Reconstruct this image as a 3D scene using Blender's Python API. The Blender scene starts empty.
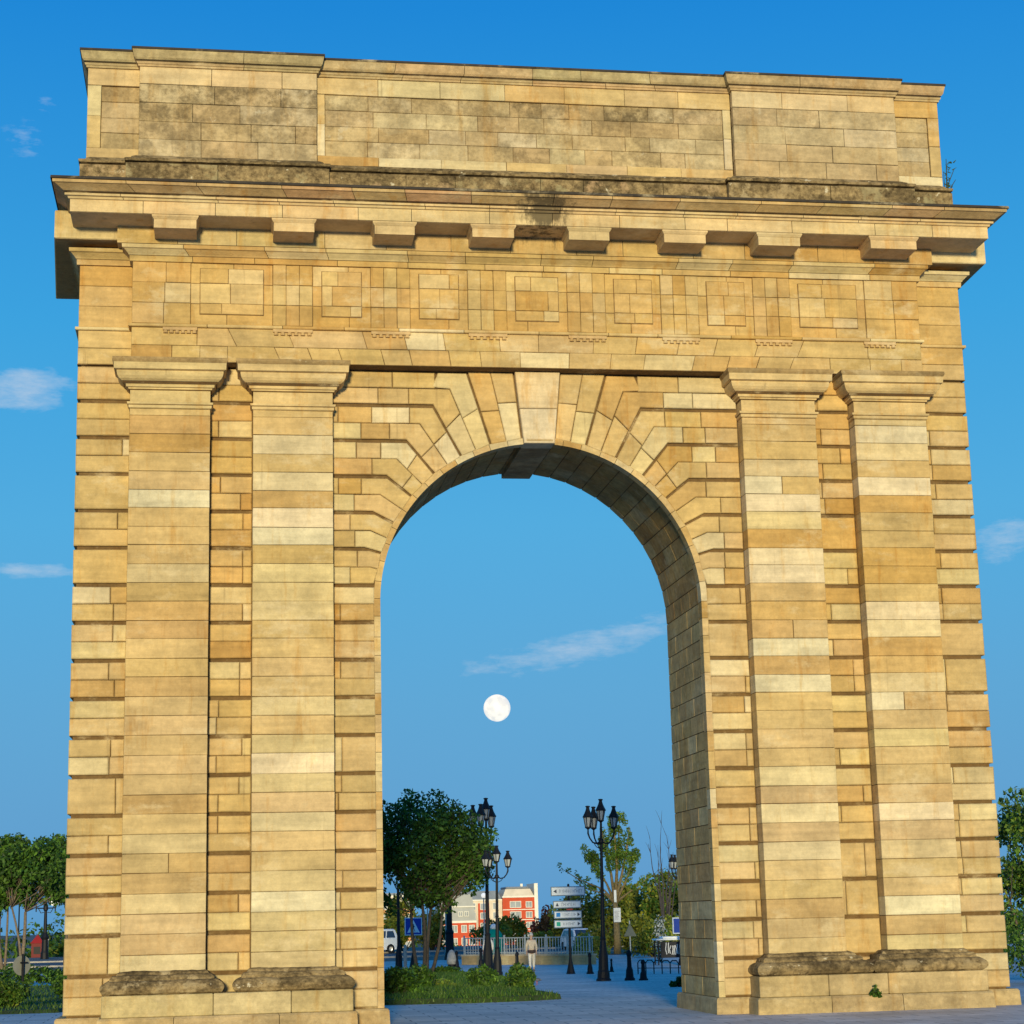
import bpy, math, random
import numpy as np
from mathutils import Vector, Matrix, noise as mnoise
rnd = random.Random(11)
nrnd = np.random.default_rng(5)
scene = bpy.context.scene
COL = scene.collection
R = math.radians

# ------------------------------------------------------------------ helpers
class MB:
    """collects faces with a per-face tint (rgb + weathering) and links them as ONE mesh object"""
    def __init__(s): s.v = []; s.f = []; s.c = []; s.m = []
    def add(s, vs, fs, col=(1, 1, 1, 0), mat=0):
        o = len(s.v); s.v += [tuple(p) for p in vs]
        for f in fs:
            s.f.append([i + o for i in f]); s.c.append(col if len(col) == 4 else (*col, 0)); s.m.append(mat)
    def box(s, x0, x1, y0, y1, z0, z1, col=(1, 1, 1, 0), mat=0, ch=0.0):
        if ch <= 0:
            vs = [(x0, y0, z0), (x1, y0, z0), (x1, y1, z0), (x0, y1, z0), (x0, y0, z1), (x1, y0, z1), (x1, y1, z1), (x0, y1, z1)]
            s.add(vs, [(0, 3, 2, 1), (4, 5, 6, 7), (0, 1, 5, 4), (1, 2, 6, 5), (2, 3, 7, 6), (3, 0, 4, 7)], col, mat); return
        # chamfered towards every side
        bm = [(x0, x1, y0, y1, z0, z1)]
        c = min(ch, (x1 - x0) * .45, (y1 - y0) * .45, (z1 - z0) * .45)
        vs = []
        for k, z in ((1, z0), (0, z0 + c), (0, z1 - c), (1, z1)):
            a = c * k
            vs += [(x0 + c, y0 + a, z), (x1 - c, y0 + a, z), (x1 - a, y0 + c, z), (x1 - a, y1 - c, z), (x1 - c, y1 - a, z), (x0 + c, y1 - a, z), (x0 + a, y1 - c, z), (x0 + a, y0 + c, z)]
        fs = [tuple(range(7, -1, -1)), tuple(range(24, 32))]
        for r in range(3):
            for i in range(8):
                j = (i + 1) % 8
                fs.append((r * 8 + i, r * 8 + j, r * 8 + 8 + j, r * 8 + 8 + i))
        s.add(vs, fs, col, mat)
    def tube(s, pts, rad, n=8, col=(1, 1, 1, 0), mat=0, cap=True):
        pts = [Vector(p) for p in pts]
        if not hasattr(rad, '__len__'): rad = [rad] * len(pts)
        vs = []; ref = None
        for i, p in enumerate(pts):
            d = (pts[min(i + 1, len(pts) - 1)] - pts[max(i - 1, 0)])
            if d.length < 1e-9: d = Vector((0, 0, 1))
            d.normalize()
            if ref is None: ref = Vector((1, 0, 0)) if abs(d.x) < .8 else Vector((0, 1, 0))
            a = ref - d * ref.dot(d)
            if a.length < 1e-6: a = d.orthogonal()
            a.normalize(); ref = a; b = d.cross(a)
            for k in range(n):
                t = 2 * math.pi * k / n
                vs.append(p + (a * math.cos(t) + b * math.sin(t)) * rad[i])
        fs = []
        for i in range(len(pts) - 1):
            for k in range(n):
                j = (k + 1) % n
                fs.append((i * n + k, i * n + j, i * n + n + j, i * n + n + k))
        if cap:
            fs.append(tuple(range(n - 1, -1, -1))); fs.append(tuple(range((len(pts) - 1) * n, len(pts) * n)))
        s.add(vs, fs, col, mat)
    def lathe(s, prof, n=12, c=(0, 0, 0), col=(1, 1, 1, 0), mat=0, rot=0.0, sx=1, sy=1):
        vs = []; fs = []
        for (r, z) in prof:
            for k in range(n):
                t = 2 * math.pi * k / n + rot
                vs.append((c[0] + r * math.cos(t) * sx, c[1] + r * math.sin(t) * sy, c[2] + z))
        for i in range(len(prof) - 1):
            for k in range(n):
                j = (k + 1) % n
                fs.append((i * n + k, i * n + j, i * n + n + j, i * n + n + k))
        fs.append(tuple(range(n - 1, -1, -1))); fs.append(tuple(range((len(prof) - 1) * n, len(prof) * n)))
        s.add(vs, fs, col, mat)
    def sweep(s, loop, prof, col=None, closed=True):
        """loop: CCW 2D outline; prof: list of (offset outwards, z) from bottom to top"""
        n = len(loop); rings = []
        for (off, z) in prof: rings.append([(x, y, z) for (x, y) in offset2(loop, -off)])
        lp = lambda p, r, t: tuple(p[e] + (r[e] - p[e]) * t for e in range(3))
        for k in range(n):
            j = (k + 1) % n
            L = math.dist(loop[k], loop[j]); m = max(1, int(L / 1.1)) if callable(col) else 1
            ts = [0] + [(q + rnd.uniform(-.22, .22)) / m for q in range(1, m)] + [1]
            for q in range(m):
                c = col(0, k) if callable(col) else (col or (1, 1, 1, 0))
                g = .0045 / max(L, .01)
                t0, t1 = ts[q] + (g if q else 0), ts[q + 1] - (g if q < m - 1 else 0)
                for i in range(len(prof) - 1):
                    a, b = rings[i][k], rings[i][j]; c2, d = rings[i + 1][j], rings[i + 1][k]
                    s.add([lp(a, b, t0), lp(a, b, t1), lp(d, c2, t1), lp(d, c2, t0)], [(0, 1, 2, 3)], c)
        c = col(0, 0) if callable(col) else (col or (1, 1, 1, 0))
        s.add(rings[0], [tuple(range(n - 1, -1, -1))], c); s.add(rings[-1], [tuple(range(n))], c)
    def rough_sweep(s, loop, prof, col, amp=.014, step=.09):
        """a moulding whose surface is worn: sampled finely and pushed about by noise"""
        n = len(loop); rings = [[(x, y) for x, y in offset2(loop, -off)] for off, z in prof]
        # finer profile
        pr2 = []
        for i in range(len(prof) - 1):
            for t in (0, .5): pr2.append((i, t))
        pr2.append((len(prof) - 2, 1.0))
        cnt = [max(1, int(math.dist(loop[k], loop[(k + 1) % n]) / step)) for k in range(n)]
        grid = []
        for (i, t) in pr2:
            row = []; z = prof[i][1] + (prof[i + 1][1] - prof[i][1]) * t
            for k in range(n):
                for q in range(cnt[k]):
                    u = q / cnt[k]; P0 = [rings[i][k][e] + (rings[i][(k + 1) % n][e] - rings[i][k][e]) * u for e in (0, 1)]; P1 = [rings[i + 1][k][e] + (rings[i + 1][(k + 1) % n][e] - rings[i + 1][k][e]) * u for e in (0, 1)]
                    v = Vector((P0[0] + (P1[0] - P0[0]) * t, P0[1] + (P1[1] - P0[1]) * t, z))
                    w = mnoise.noise_vector(v * 5.0) * amp + mnoise.noise_vector(v * 14.0) * amp * .6
                    row.append(tuple(v + w))
            grid.append(row)
        m = len(grid[0]); vs = [v for r in grid for v in r]; o = len(s.v); s.v += vs
        ks = [k for k in range(n) for q in range(cnt[k])]
        for r in range(len(grid) - 1):
            for q in range(m):
                q2 = (q + 1) % m; s.f.append([o + r * m + q, o + r * m + q2, o + r * m + m + q2, o + r * m + m + q]); s.c.append(col(r, ks[q])); s.m.append(0)
        s.f.append([o + (len(grid) - 1) * m + q for q in range(m)]); s.c.append(col(0, 0)); s.m.append(0)
    def build(s, name, mat, parent=None, smooth=False, loc=None):
        me = bpy.data.meshes.new(name); me.from_pydata(s.v, [], s.f)
        mats = mat if isinstance(mat, (list, tuple)) else [mat]
        for m in mats: me.materials.append(m)
        me.polygons.foreach_set('material_index', s.m)
        if smooth: me.polygons.foreach_set('use_smooth', [True] * len(s.f))
        at = me.color_attributes.new('tint', 'FLOAT_COLOR', 'CORNER')
        cc = []
        for f, c in zip(s.f, s.c): cc += list(c) * len(f)
        at.data.foreach_set('color', cc)
        me.update()
        o = bpy.data.objects.new(name, me); COL.objects.link(o)
        if parent: o.parent = parent
        if loc: o.location = loc
        return o

def offset2(poly, offs):
    """moves every edge of a CCW polygon inwards by its offset (negative: outwards)"""
    n = len(poly)
    if not hasattr(offs, '__len__'): offs = [offs] * n
    L = []
    for i in range(n):
        (x0, y0), (x1, y1) = poly[i], poly[(i + 1) % n]
        dx, dy = x1 - x0, y1 - y0; l = math.hypot(dx, dy) or 1e-9
        nx, ny = -dy / l, dx / l
        L.append((nx, ny, nx * x0 + ny * y0 + offs[i]))
    out = []
    for i in range(n):
        a1, b1, c1 = L[i - 1]; a2, b2, c2 = L[i]
        det = a1 * b2 - a2 * b1
        if abs(det) < 1e-4:
            out.append((poly[i][0] + a2 * offs[i], poly[i][1] + b2 * offs[i]))
        else:
            out.append(((c1 * b2 - c2 * b1) / det, (a1 * c2 - a2 * c1) / det))
    return out

def area(p): return sum(p[i][0] * p[(i + 1) % len(p)][1] - p[(i + 1) % len(p)][0] * p[i][1] for i in range(len(p))) / 2

def empty(name, label=None, cat=None, group=None, loc=(0, 0, 0), rz=0, parent=None):
    o = bpy.data.objects.new(name, None); COL.objects.link(o)
    o.location = loc; o.rotation_euler.z = rz; o.empty_display_size = .3
    if parent: o.parent = parent
    if label: tag(o, label, cat, group)
    return o
def tag(o, label=None, cat=None, group=None, kind=None):
    if label: o['label'] = label
    if cat: o['category'] = cat
    if group: o['group'] = group
    if kind: o['kind'] = kind
    return o
def copy_tree(o, parent=None):
    c = o.copy(); COL.objects.link(c)
    if parent: c.parent = parent
    for ch in list(o.children): copy_tree(ch, c)
    return c

# ------------------------------------------------------------------ materials
def nodes(name):
    m = bpy.data.materials.new(name); m.use_nodes = True
    nt = m.node_tree; b = nt.nodes['Principled BSDF']
    return m, nt, b
def N(nt, typ, **kw):
    n = nt.nodes.new(typ)
    for k, v in kw.items():
        if k.startswith('i_'):
            key = k[2:]; key = int(key) if key.isdigit() else key
            n.inputs[key].default_value = v
        else: setattr(n, k, v)
    return n
def noise(nt, vec, scale, detail=5, rough=.6):
    n = N(nt, 'ShaderNodeTexNoise'); n.inputs['Scale'].default_value = scale; n.inputs['Detail'].default_value = detail; n.inputs['Roughness'].default_value = rough
    if vec is not None: nt.links.new(vec, n.inputs['Vector'])
    return n.outputs['Fac']
def maprange(nt, val, a, b, c, d, smooth=False):
    n = N(nt, 'ShaderNodeMapRange'); n.clamp = True
    if smooth: n.interpolation_type = 'SMOOTHSTEP'
    nt.links.new(val, n.inputs[0])
    for i, q in enumerate((a, b, c, d)): n.inputs[i + 1].default_value = q
    return n.outputs[0]
def mixc(nt, fac, a, b, mode='MIX'):
    n = N(nt, 'ShaderNodeMix', data_type='RGBA', blend_type=mode); n.clamp_factor = True
    for idx, q in ((0, fac), (6, a), (7, b)):
        if hasattr(q, 'is_linked') or isinstance(q, bpy.types.NodeSocket): nt.links.new(q, n.inputs[idx])
        else: n.inputs[idx].default_value = q if not isinstance(q, tuple) else (*q, 1)[:4]
    return n.outputs[2]
def math_(nt, op, a, b=None, c=None):
    n = N(nt, 'ShaderNodeMath', operation=op)
    for i, q in enumerate((a, b, c)):
        if q is None: continue
        if isinstance(q, bpy.types.NodeSocket): nt.links.new(q, n.inputs[i])
        else: n.inputs[i].default_value = q
    return n.outputs[0]
def objcoord(nt, scale=(1, 1, 1)):
    t = N(nt, 'ShaderNodeTexCoord'); mp = N(nt, 'ShaderNodeMapping'); mp.inputs['Scale'].default_value = scale
    nt.links.new(t.outputs['Object'], mp.inputs[0]); return mp.outputs[0]
def bump(nt, b, h, strength, dist=.02):
    n = N(nt, 'ShaderNodeBump'); n.inputs['Strength'].default_value = strength; n.inputs['Distance'].default_value = dist
    nt.links.new(h, n.inputs['Height']); nt.links.new(n.outputs[0], b.inputs['Normal'])

def stone_material():
    m, nt, b = nodes('limestone')
    at = N(nt, 'ShaderNodeAttribute'); at.attribute_name = 'tint'
    oc = objcoord(nt)
    n1 = noise(nt, oc, 1.7, 6, .65); n2 = noise(nt, oc, 11, 6, .7); n3 = noise(nt, oc, 46, 4, .7)
    st = noise(nt, objcoord(nt, (3.5, 3.5, .55)), 1.0, 6, .7)
    bed = noise(nt, objcoord(nt, (.8, .8, 9)), 1.0, 5, .6)
    c = mixc(nt, 1.0, at.outputs['Color'], maprange(nt, n1, .28, .72, .74, 1.2), 'MULTIPLY')
    c = mixc(nt, 1.0, c, maprange(nt, bed, .3, .7, .85, 1.12), 'MULTIPLY')
    # rusty run-off streaks
    c = mixc(nt, maprange(nt, st, .52, .70, 0, .62, True), c, mixc(nt, 1.0, c, (.82, .62, .34), 'MULTIPLY'))
    # bleached and re-pointed patches that run over the joints
    pale = noise(nt, objcoord(nt, (.9, .9, 1.6)), 1.0, 7, .7)
    c = mixc(nt, maprange(nt, pale, .54, .68, 0, .55, True), c, (.60, .47, .26))
    # thin soot runs
    soot = noise(nt, objcoord(nt, (7, 7, .35)), 1.0, 5, .65)
    c = mixc(nt, maprange(nt, soot, .60, .76, 0, .42, True), c, (.16, .10, .045))
    c = mixc(nt, 1.0, c, maprange(nt, n2, .3, .7, .88, 1.10), 'MULTIPLY')
    # pits
    c = mixc(nt, maprange(nt, n3, .30, .36, .45, 0, True), c, mixc(nt, 1.0, c, (.45, .36, .25), 'MULTIPLY'))
    # weathered crust (amount in the alpha of the tint)
    w = at.outputs['Alpha']
    crust = mixc(nt, maprange(nt, n2, .35, .65, 0, 1), (.085, .056, .024), (.285, .20, .09))
    wf = math_(nt, 'MULTIPLY', w, maprange(nt, noise(nt, oc, 2.1, 8, .72), .38, .56, .12, 1.0, True))
    big = maprange(nt, noise(nt, objcoord(nt, (1.2, 1.2, 2.0)), 1.0, 8, .74), .40, .60, .55, 1.35, True)
    crust = mixc(nt, 1.0, crust, big, 'MULTIPLY')
    c = mixc(nt, wf, c, crust)
    lich = math_(nt, 'MULTIPLY', w, maprange(nt, noise(nt, oc, 3.4, 6, .68), .62, .68, 0, .8, True))
    c = mixc(nt, lich, c, (.52, .44, .29))
    # the black crust that runs over the cornice near its middle
    sep = N(nt, 'ShaderNodeSeparateXYZ'); nt.links.new(oc, sep.inputs[0])
    dx = math_(nt, 'DIVIDE', math_(nt, 'SUBTRACT', sep.outputs[0], .02), .55)
    dz = math_(nt, 'DIVIDE', math_(nt, 'SUBTRACT', sep.outputs[2], 13.60), .42)
    rr = math_(nt, 'SQRT', math_(nt, 'ADD', math_(nt, 'MULTIPLY', dx, dx), math_(nt, 'MULTIPLY', dz, dz)))
    rr = math_(nt, 'ADD', rr, math_(nt, 'MULTIPLY', math_(nt, 'SUBTRACT', noise(nt, objcoord(nt, (7, 7, 2.2)), 1.0, 7, .75), .5), 3.4))
    c = mixc(nt, maprange(nt, rr, .35, 1.0, .82, 0, True), c, (.06, .045, .025))
    nt.links.new(c, b.inputs['Base Color']); b.inputs['Roughness'].default_value = .92
    b.inputs['Specular IOR Level'].default_value = .2
    h = math_(nt, 'ADD', math_(nt, 'MULTIPLY', n2, .6), math_(nt, 'MULTIPLY', n3, .4))
    bump(nt, b, h, .55, .03)
    return m
STONE = stone_material()

def plain(name, col, rough=.6, metal=0, var=.18, scale=8, bmp=0):
    m, nt, b = nodes(name)
    oc = objcoord(nt); n = noise(nt, oc, scale, 5, .6)
    c = mixc(nt, 1.0, (*col, 1), maprange(nt, n, .3, .7, 1 - var, 1 + var), 'MULTIPLY')
    nt.links.new(c, b.inputs['Base Color']); b.inputs['Roughness'].default_value = rough; b.inputs['Metallic'].default_value = metal; b.inputs['Specular IOR Level'].default_value = .25 if rough > .3 else .5
    if bmp: bump(nt, b, n, bmp)
    return m
def tinted(name, rough=.7, scale=6, var=.2, trans=0):
    """base colour from the mesh's own tint, broken up by noise"""
    m, nt, b = nodes(name)
    at = N(nt, 'ShaderNodeAttribute'); at.attribute_name = 'tint'
    n = noise(nt, objcoord(nt), scale, 4, .6)
    c = mixc(nt, 1.0, at.outputs['Color'], maprange(nt, n, .3, .7, 1 - var, 1 + var), 'MULTIPLY')
    nt.links.new(c, b.inputs['Base Color']); b.inputs['Roughness'].default_value = rough; b.inputs['Specular IOR Level'].default_value = .22
    if trans:
        tr = N(nt, 'ShaderNodeBsdfTranslucent'); nt.links.new(c, tr.inputs['Color'])
        mx = N(nt, 'ShaderNodeMixShader'); mx.inputs[0].default_value = trans
        out = nt.nodes['Material Output']
        nt.links.new(b.outputs[0], mx.inputs[1]); nt.links.new(tr.outputs[0], mx.inputs[2]); nt.links.new(mx.outputs[0], out.inputs[0])
    return m
LEAF = tinted('leaf', .5, 3, .25, .35)
BARK = tinted('bark', .9, 9, .35)
PAINT = tinted('paint', .6, 5, .08)
IRON = plain('cast_iron', (.006, .0065, .009), .6, 0, .3, 20)
GLOBE, _n, _b = nodes('lit_globe'); _b.inputs['Base Color'].default_value = (.8, .78, .7, 1); _b.inputs['Emission Color'].default_value = (1, .93, .8, 1); _b.inputs['Emission Strength'].default_value = .75
GLASSY = plain('frosted_glass', (.34, .36, .36), .2, 0, .05, 4)
WHITE = plain('white_enamel', (.78, .78, .75), .35, 0, .05, 3)
DGLASS = plain('dark_glass', (.03, .05, .08), .08, 0, .1, 2)
RUBBER = plain('rubber', (.02, .02, .02), .85)
CHROME = plain('chrome_rim', (.22, .22, .23), .3, .9)
SKIN = plain('skin', (.45, .27, .19), .6)
CLOTH = tinted('cloth', .9, 14, .2)
GREY_RAIL = plain('galvanised_rail', (.42, .43, .40), .55, .2, .15, 6)

def paving_material():
    m, nt, b = nodes('paving_slabs')
    oc = objcoord(nt)
    br = N(nt, 'ShaderNodeTexBrick'); nt.links.new(oc, br.inputs['Vector'])
    br.inputs['Scale'].default_value = 1.0; br.inputs['Brick Width'].default_value = .9; br.inputs['Row Height'].default_value = .45
    br.inputs['Mortar Size'].default_value = .012; br.inputs['Mortar Smooth'].default_value = .2; br.inputs['Bias'].default_value = -.1
    br.inputs['Color1'].default_value = (.62, .565, .51, 1); br.inputs['Color2'].default_value = (.46, .42, .38, 1); br.inputs['Mortar'].default_value = (.12, .11, .10, 1)
    n1 = noise(nt, oc, .35, 6, .65); n2 = noise(nt, oc, 7, 5, .7)
    c = mixc(nt, 1.0, br.outputs['Color'], maprange(nt, n1, .3, .7, .7, 1.25), 'MULTIPLY')
    c = mixc(nt, 1.0, c, maprange(nt, n2, .3, .7, .85, 1.12), 'MULTIPLY')
    nt.links.new(c, b.inputs['Base Color']); 
    nt.links.new(maprange(nt, n1, .3, .7, .6, .85), b.inputs['Roughness'])
    bump(nt, b, math_(nt, 'ADD', math_(nt, 'MULTIPLY', n2, .4), math_(nt, 'MULTIPLY', br.outputs['Fac'], -.6)), .4, .02)
    return m
PAVING = paving_material()
ASPHALT = plain('asphalt', (.09, .09, .095), .85, 0, .25, 2.5)
SOIL = plain('soil_and_turf', (.035, .055, .016), .95, 0, .4, 3, .4)
LIMEKERB = plain('pale_kerb_stone', (.36, .33, .28), .85, 0, .2, 5)

# ------------------------------------------------------------------ the ground
def gz(y): return (0.0 if y < 8 else -(min(y, 60) - 8) * .018) - max(0, min(1, (y - 150) / 60)) * 6.064
def ground(name, x0, x1, ys, mat, dz, kind='structure'):
    mb = MB()
    for a, b_ in zip(ys[:-1], ys[1:]):
        mb.add([(x0, a, gz(a) + dz), (x1, a, gz(a) + dz), (x1, b_, gz(b_) + dz), (x0, b_, gz(b_) + dz)], [(0, 1, 2, 3)])
    o = mb.build(name, mat); o['kind'] = kind; return o
ground('ground', -900, 900, [-80, 8, 60, 150, 210, 2500], plain('packed_earth', (.16, .14, .12), .95, 0, .3, .4), -.012)
ground('plaza_paving', -60, 70, [-60, 8, 60, 92], PAVING, 0)
ground('road', -200, 200, [104, 122], ASPHALT, -.004)
for (y, lab) in ((103.6, 0), (122.1, 0)):
    mb = MB(); mb.box(-200, 200, y, y + .35, gz(y) - .05, gz(y) + .11, ch=.02); o = mb.build('kerb', LIMEKERB); o['kind'] = 'structure'

# ------------------------------------------------------------------ THE ARCH
W, A, T = 7.87, 2.782, 2.662
X1, X2, X3, X4 = 6.973, 5.644, 4.926, 3.586
P = .279
ZP, H = .264, .63
def ZK(k): return ZP + k * H
ZS = 6.918                                   # springing of the arch
ZE = ZK(17)                                  # underside of the entablature
arch = empty('triumphal_arch', 'tall honey coloured stone triumphal arch with paired pilasters and a deep cornice', 'arch')

PAL = [((.50, .33, .128), 38), ((.53, .35, .155), 20), ((.49, .29, .10), 14), ((.44, .245, .065), 6), ((.57, .43, .215), 16), ((.61, .48, .28), 8)]
def tint(z=6, w=0.0, light=0):
    t = rnd.random() * sum(p[1] for p in PAL)
    for c, p in PAL:
        t -= p
        if t <= 0: break
    c = tuple(a + (b - a) * .18 for a, b in zip(c, (.545, .375, .175)))
    k = max(0, min(1, (7.0 - z) / 7.0)) * .75          # lower courses are greyer
    c = tuple(a + (b - a) * k * (.6 if i < 2 else .8) for i, (a, b) in enumerate(zip(c, (.50, .385, .205))))
    f = rnd.uniform(.92, 1.08) * (1 + light)
    return (c[0] * f * .975, c[1] * f * .995 * rnd.uniform(.985, 1.015), c[2] * f * .95 * rnd.uniform(.94, 1.06), max(0, w))

def stone(mb, pts, yf, depth, ins, cham, col):
    """one block: outline in the facade plane (x,z), front face chamfered, sides running back"""
    pts = list(pts)
    if hasattr(ins, '__len__'):
        ins = list(ins); i = 0
        while i < len(pts) and len(pts) > 3:
            if math.dist(pts[i], pts[(i + 1) % len(pts)]) < .09 and len(pts) > 4: pts.pop(i); ins.pop(i)
            else: i += 1
    if area(pts) < 0:
        pts = pts[::-1]
        if hasattr(ins, '__len__'): ins = [ins[(len(pts) - 2 - i) % len(pts)] for i in range(len(pts))]
    n = len(pts)
    il = list(ins) if hasattr(ins, '__len__') else [ins] * n
    r2 = [(x + rnd.uniform(-.003, .003), z + rnd.uniform(-.004, .004)) for x, z in offset2(pts, il)]; r1 = offset2(r2, cham)
    vs = [(x, yf, z) for x, z in r1] + [(x, yf + cham, z) for x, z in r2] + [(x, yf + depth, z) for x, z in r2]
    fs = [tuple(range(n))]
    for i in range(n):
        j = (i + 1) % n
        fs.append((n + i, n + j, j, i)); fs.append((2 * n + i, 2 * n + j, n + j, n + i))
    mb.add(vs, fs, col)
GJ, GR = .006, .033           # half a thin joint, half a rustication groove
CH = .011

# core behind the face stones
core = MB()
wi, ai = W - .06, A + .012
out = [(-wi, 0), (-ai, 0), (-ai, ZS)]
for i in range(1, 40):
    t = math.pi - math.pi * i / 40
    rr = ai + .085 * math.sin(t) ** 2
    out.append((rr * math.cos(t), ZS + rr * math.sin(t)))
out += [(ai, ZS), (ai, 0), (wi, 0), (wi, 13.6), (-wi, 13.6)]
if area(out) < 0: out = out[::-1]
n = len(out); y0, y1 = .06, T - .012
DIRT = (.15, .085, .03, .2)
core.add([(x, y0, z) for x, z in out] + [(x, y1, z) for x, z in out],
         [tuple(range(n)), tuple(range(2 * n - 1, n - 1, -1))] + [(i + n, (i + 1) % n + n, (i + 1) % n, i) for i in range(n)], DIRT)
core.build('masonry_core', STONE, arch)

def rust(t): return (t[0] * 1.0, t[1] * .965, t[2] * .88, t[3])
def band_stones(mb, x0, x1, z0, z1, cuts, yf=0.0, depth=.3, ins_l=GJ, ins_r=GJ, w=0.0, groove=GR, cham=.016, fx=None):
    """a rusticated band = two rows of stones with a wide groove above and below"""
    zm = (z0 + z1) / 2
    rows = [(z0, zm, groove, GJ * .8), (zm, z1, GJ * .8, groove)]
    if rnd.random() < .12: rows = [(z0, z1, groove, groove)]
    for (a, b, gb, gt) in rows:
        xs = [x0] + sorted(cuts()) + [x1]
        for q in range(len(xs) - 1):
            stone(mb, [(xs[q], a), (xs[q + 1], a), (xs[q + 1], b), (xs[q], b)], yf + rnd.uniform(-.004, .004), depth,
                  [gb, ins_r if q == len(xs) - 2 else GJ, gt, ins_l if q == 0 else GJ], cham if gb > .02 or gt > .02 else CH, (fx or (lambda t: t))(tint(a, w)))

# outer quoins and the strips beside the opening, and the bays between the pilasters
quoins = {-1: MB(), 1: MB()}; bays = {-1: MB(), 1: MB()}
for k in range(0, 17):
    z0, z1 = ZK(k), ZK(k + 1)
    for s in (-1, 1):
        quoin, bay = quoins[s], bays[s]
        lo, hi = (-W, -X1) if s < 0 else (X1, W)
        inner = (lambda: [-X1 - rnd.uniform(.12, .28)] if rnd.random() < .5 else []) if s < 0 else (lambda: [X1 + rnd.uniform(.10, .22)] if rnd.random() < .5 else [])
        band_stones(quoin, lo, hi, z0, z1, inner)
        lo, hi = (-X2, -X3) if s < 0 else (X3, X2)
        band_stones(bay, lo, hi, z0, z1, (lambda lo=lo: [lo + .718 * rnd.choice((.2, .25, .72, .78))] if rnd.random() < .55 else []), ins_l=.012, ins_r=.012, fx=rust)
for s in (-1, 1): quoins[s].build('quoin_blocks', STONE, arch); bays[s].build('bay_masonry', STONE, arch)

# side walls, same bands returning round the corner
for s in (-1, 1):
    side = MB()
    for k in range(0, 17):
        z0, z1 = ZK(k) + GR, ZK(k + 1) - GR
        for (a, b) in ((.305, 1.1), (1.1, 1.9), (1.9, T)):
            x0, x1 = (-W, -W + .2) if s < 0 else (W - .2, W)
            side.box(x0, x1, a + .006, b - .006, z0, z1, tint(z0), ch=.014)
    side.build('side_masonry', STONE, arch)
rear = MB()
for k in range(0, 17):
    for (a, b) in ((-W, -5.4), (-5.4, -A - .12), (A + .12, 5.4), (5.4, W)):
        if k >= 11: 
            r = math.sqrt(max(0, (A + .2) ** 2 - (ZK(k) - ZS) ** 2)) if ZK(k) - ZS < A + .2 else 0
            if abs(a) < 3: a = max(r, .01)
            if abs(b) < 3: b = -max(r, .01)
        rear.box(a + .006, b - .006, T - .04, T + .0, ZK(k) + GR, ZK(k + 1) - GR, tint(ZK(k)), ch=.012)
rear.build('rear_masonry', STONE, arch)

# inner pier strips below the voussoirs and the voussoirs themselves (stepped, radiating)
RB = A + .095
TH = [5.7 + 11.25 * i for i in range(8)]                    # 5.7 .. 84.5
BZ = {2: ZK(16), 3: ZK(15), 4: ZK(14), 5: ZK(13), 6: ZK(12), 7: ZK(11)}
faces = {-1: MB(), 1: MB()}
for s in (-1, 1):
    face = faces[s]
    lo, hi = (-X4, -RB) if s < 0 else (RB, X4)
    for k in range(0, 11):
        cut = (lambda: [s * (X4 - rnd.uniform(.08, .16))] if rnd.random() < .55 else [])
        band_stones(face, lo, hi, ZK(k), ZK(k + 1), cut, ins_l=.012 if s < 0 else GJ, ins_r=.012 if s > 0 else GJ)
def polar(r, deg): return (r * math.sin(R(deg)), ZS + r * math.cos(R(deg)))
def lerp2(a, b, t): return (a[0] + (b[0] - a[0]) * t, a[1] + (b[1] - a[1]) * t)
def path(j):
    """groove line j from the intrados outwards: list of points (x>0)"""
    th = TH[j]; I = polar(RB, th)
    if j in (0, 1):
        x = (ZE - ZS) * math.tan(R(th)); return [I, (x, ZE)]
    z = BZ[j]; x = (z - ZS) * math.tan(R(th))
    if j == 7: return [I, (RB + .02, z), (X4, z)]
    return [I, (x, z), (X4, z)]
def mid(p, q, t): return [lerp2(a, b, t) for a, b in zip(p, q)]
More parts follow.
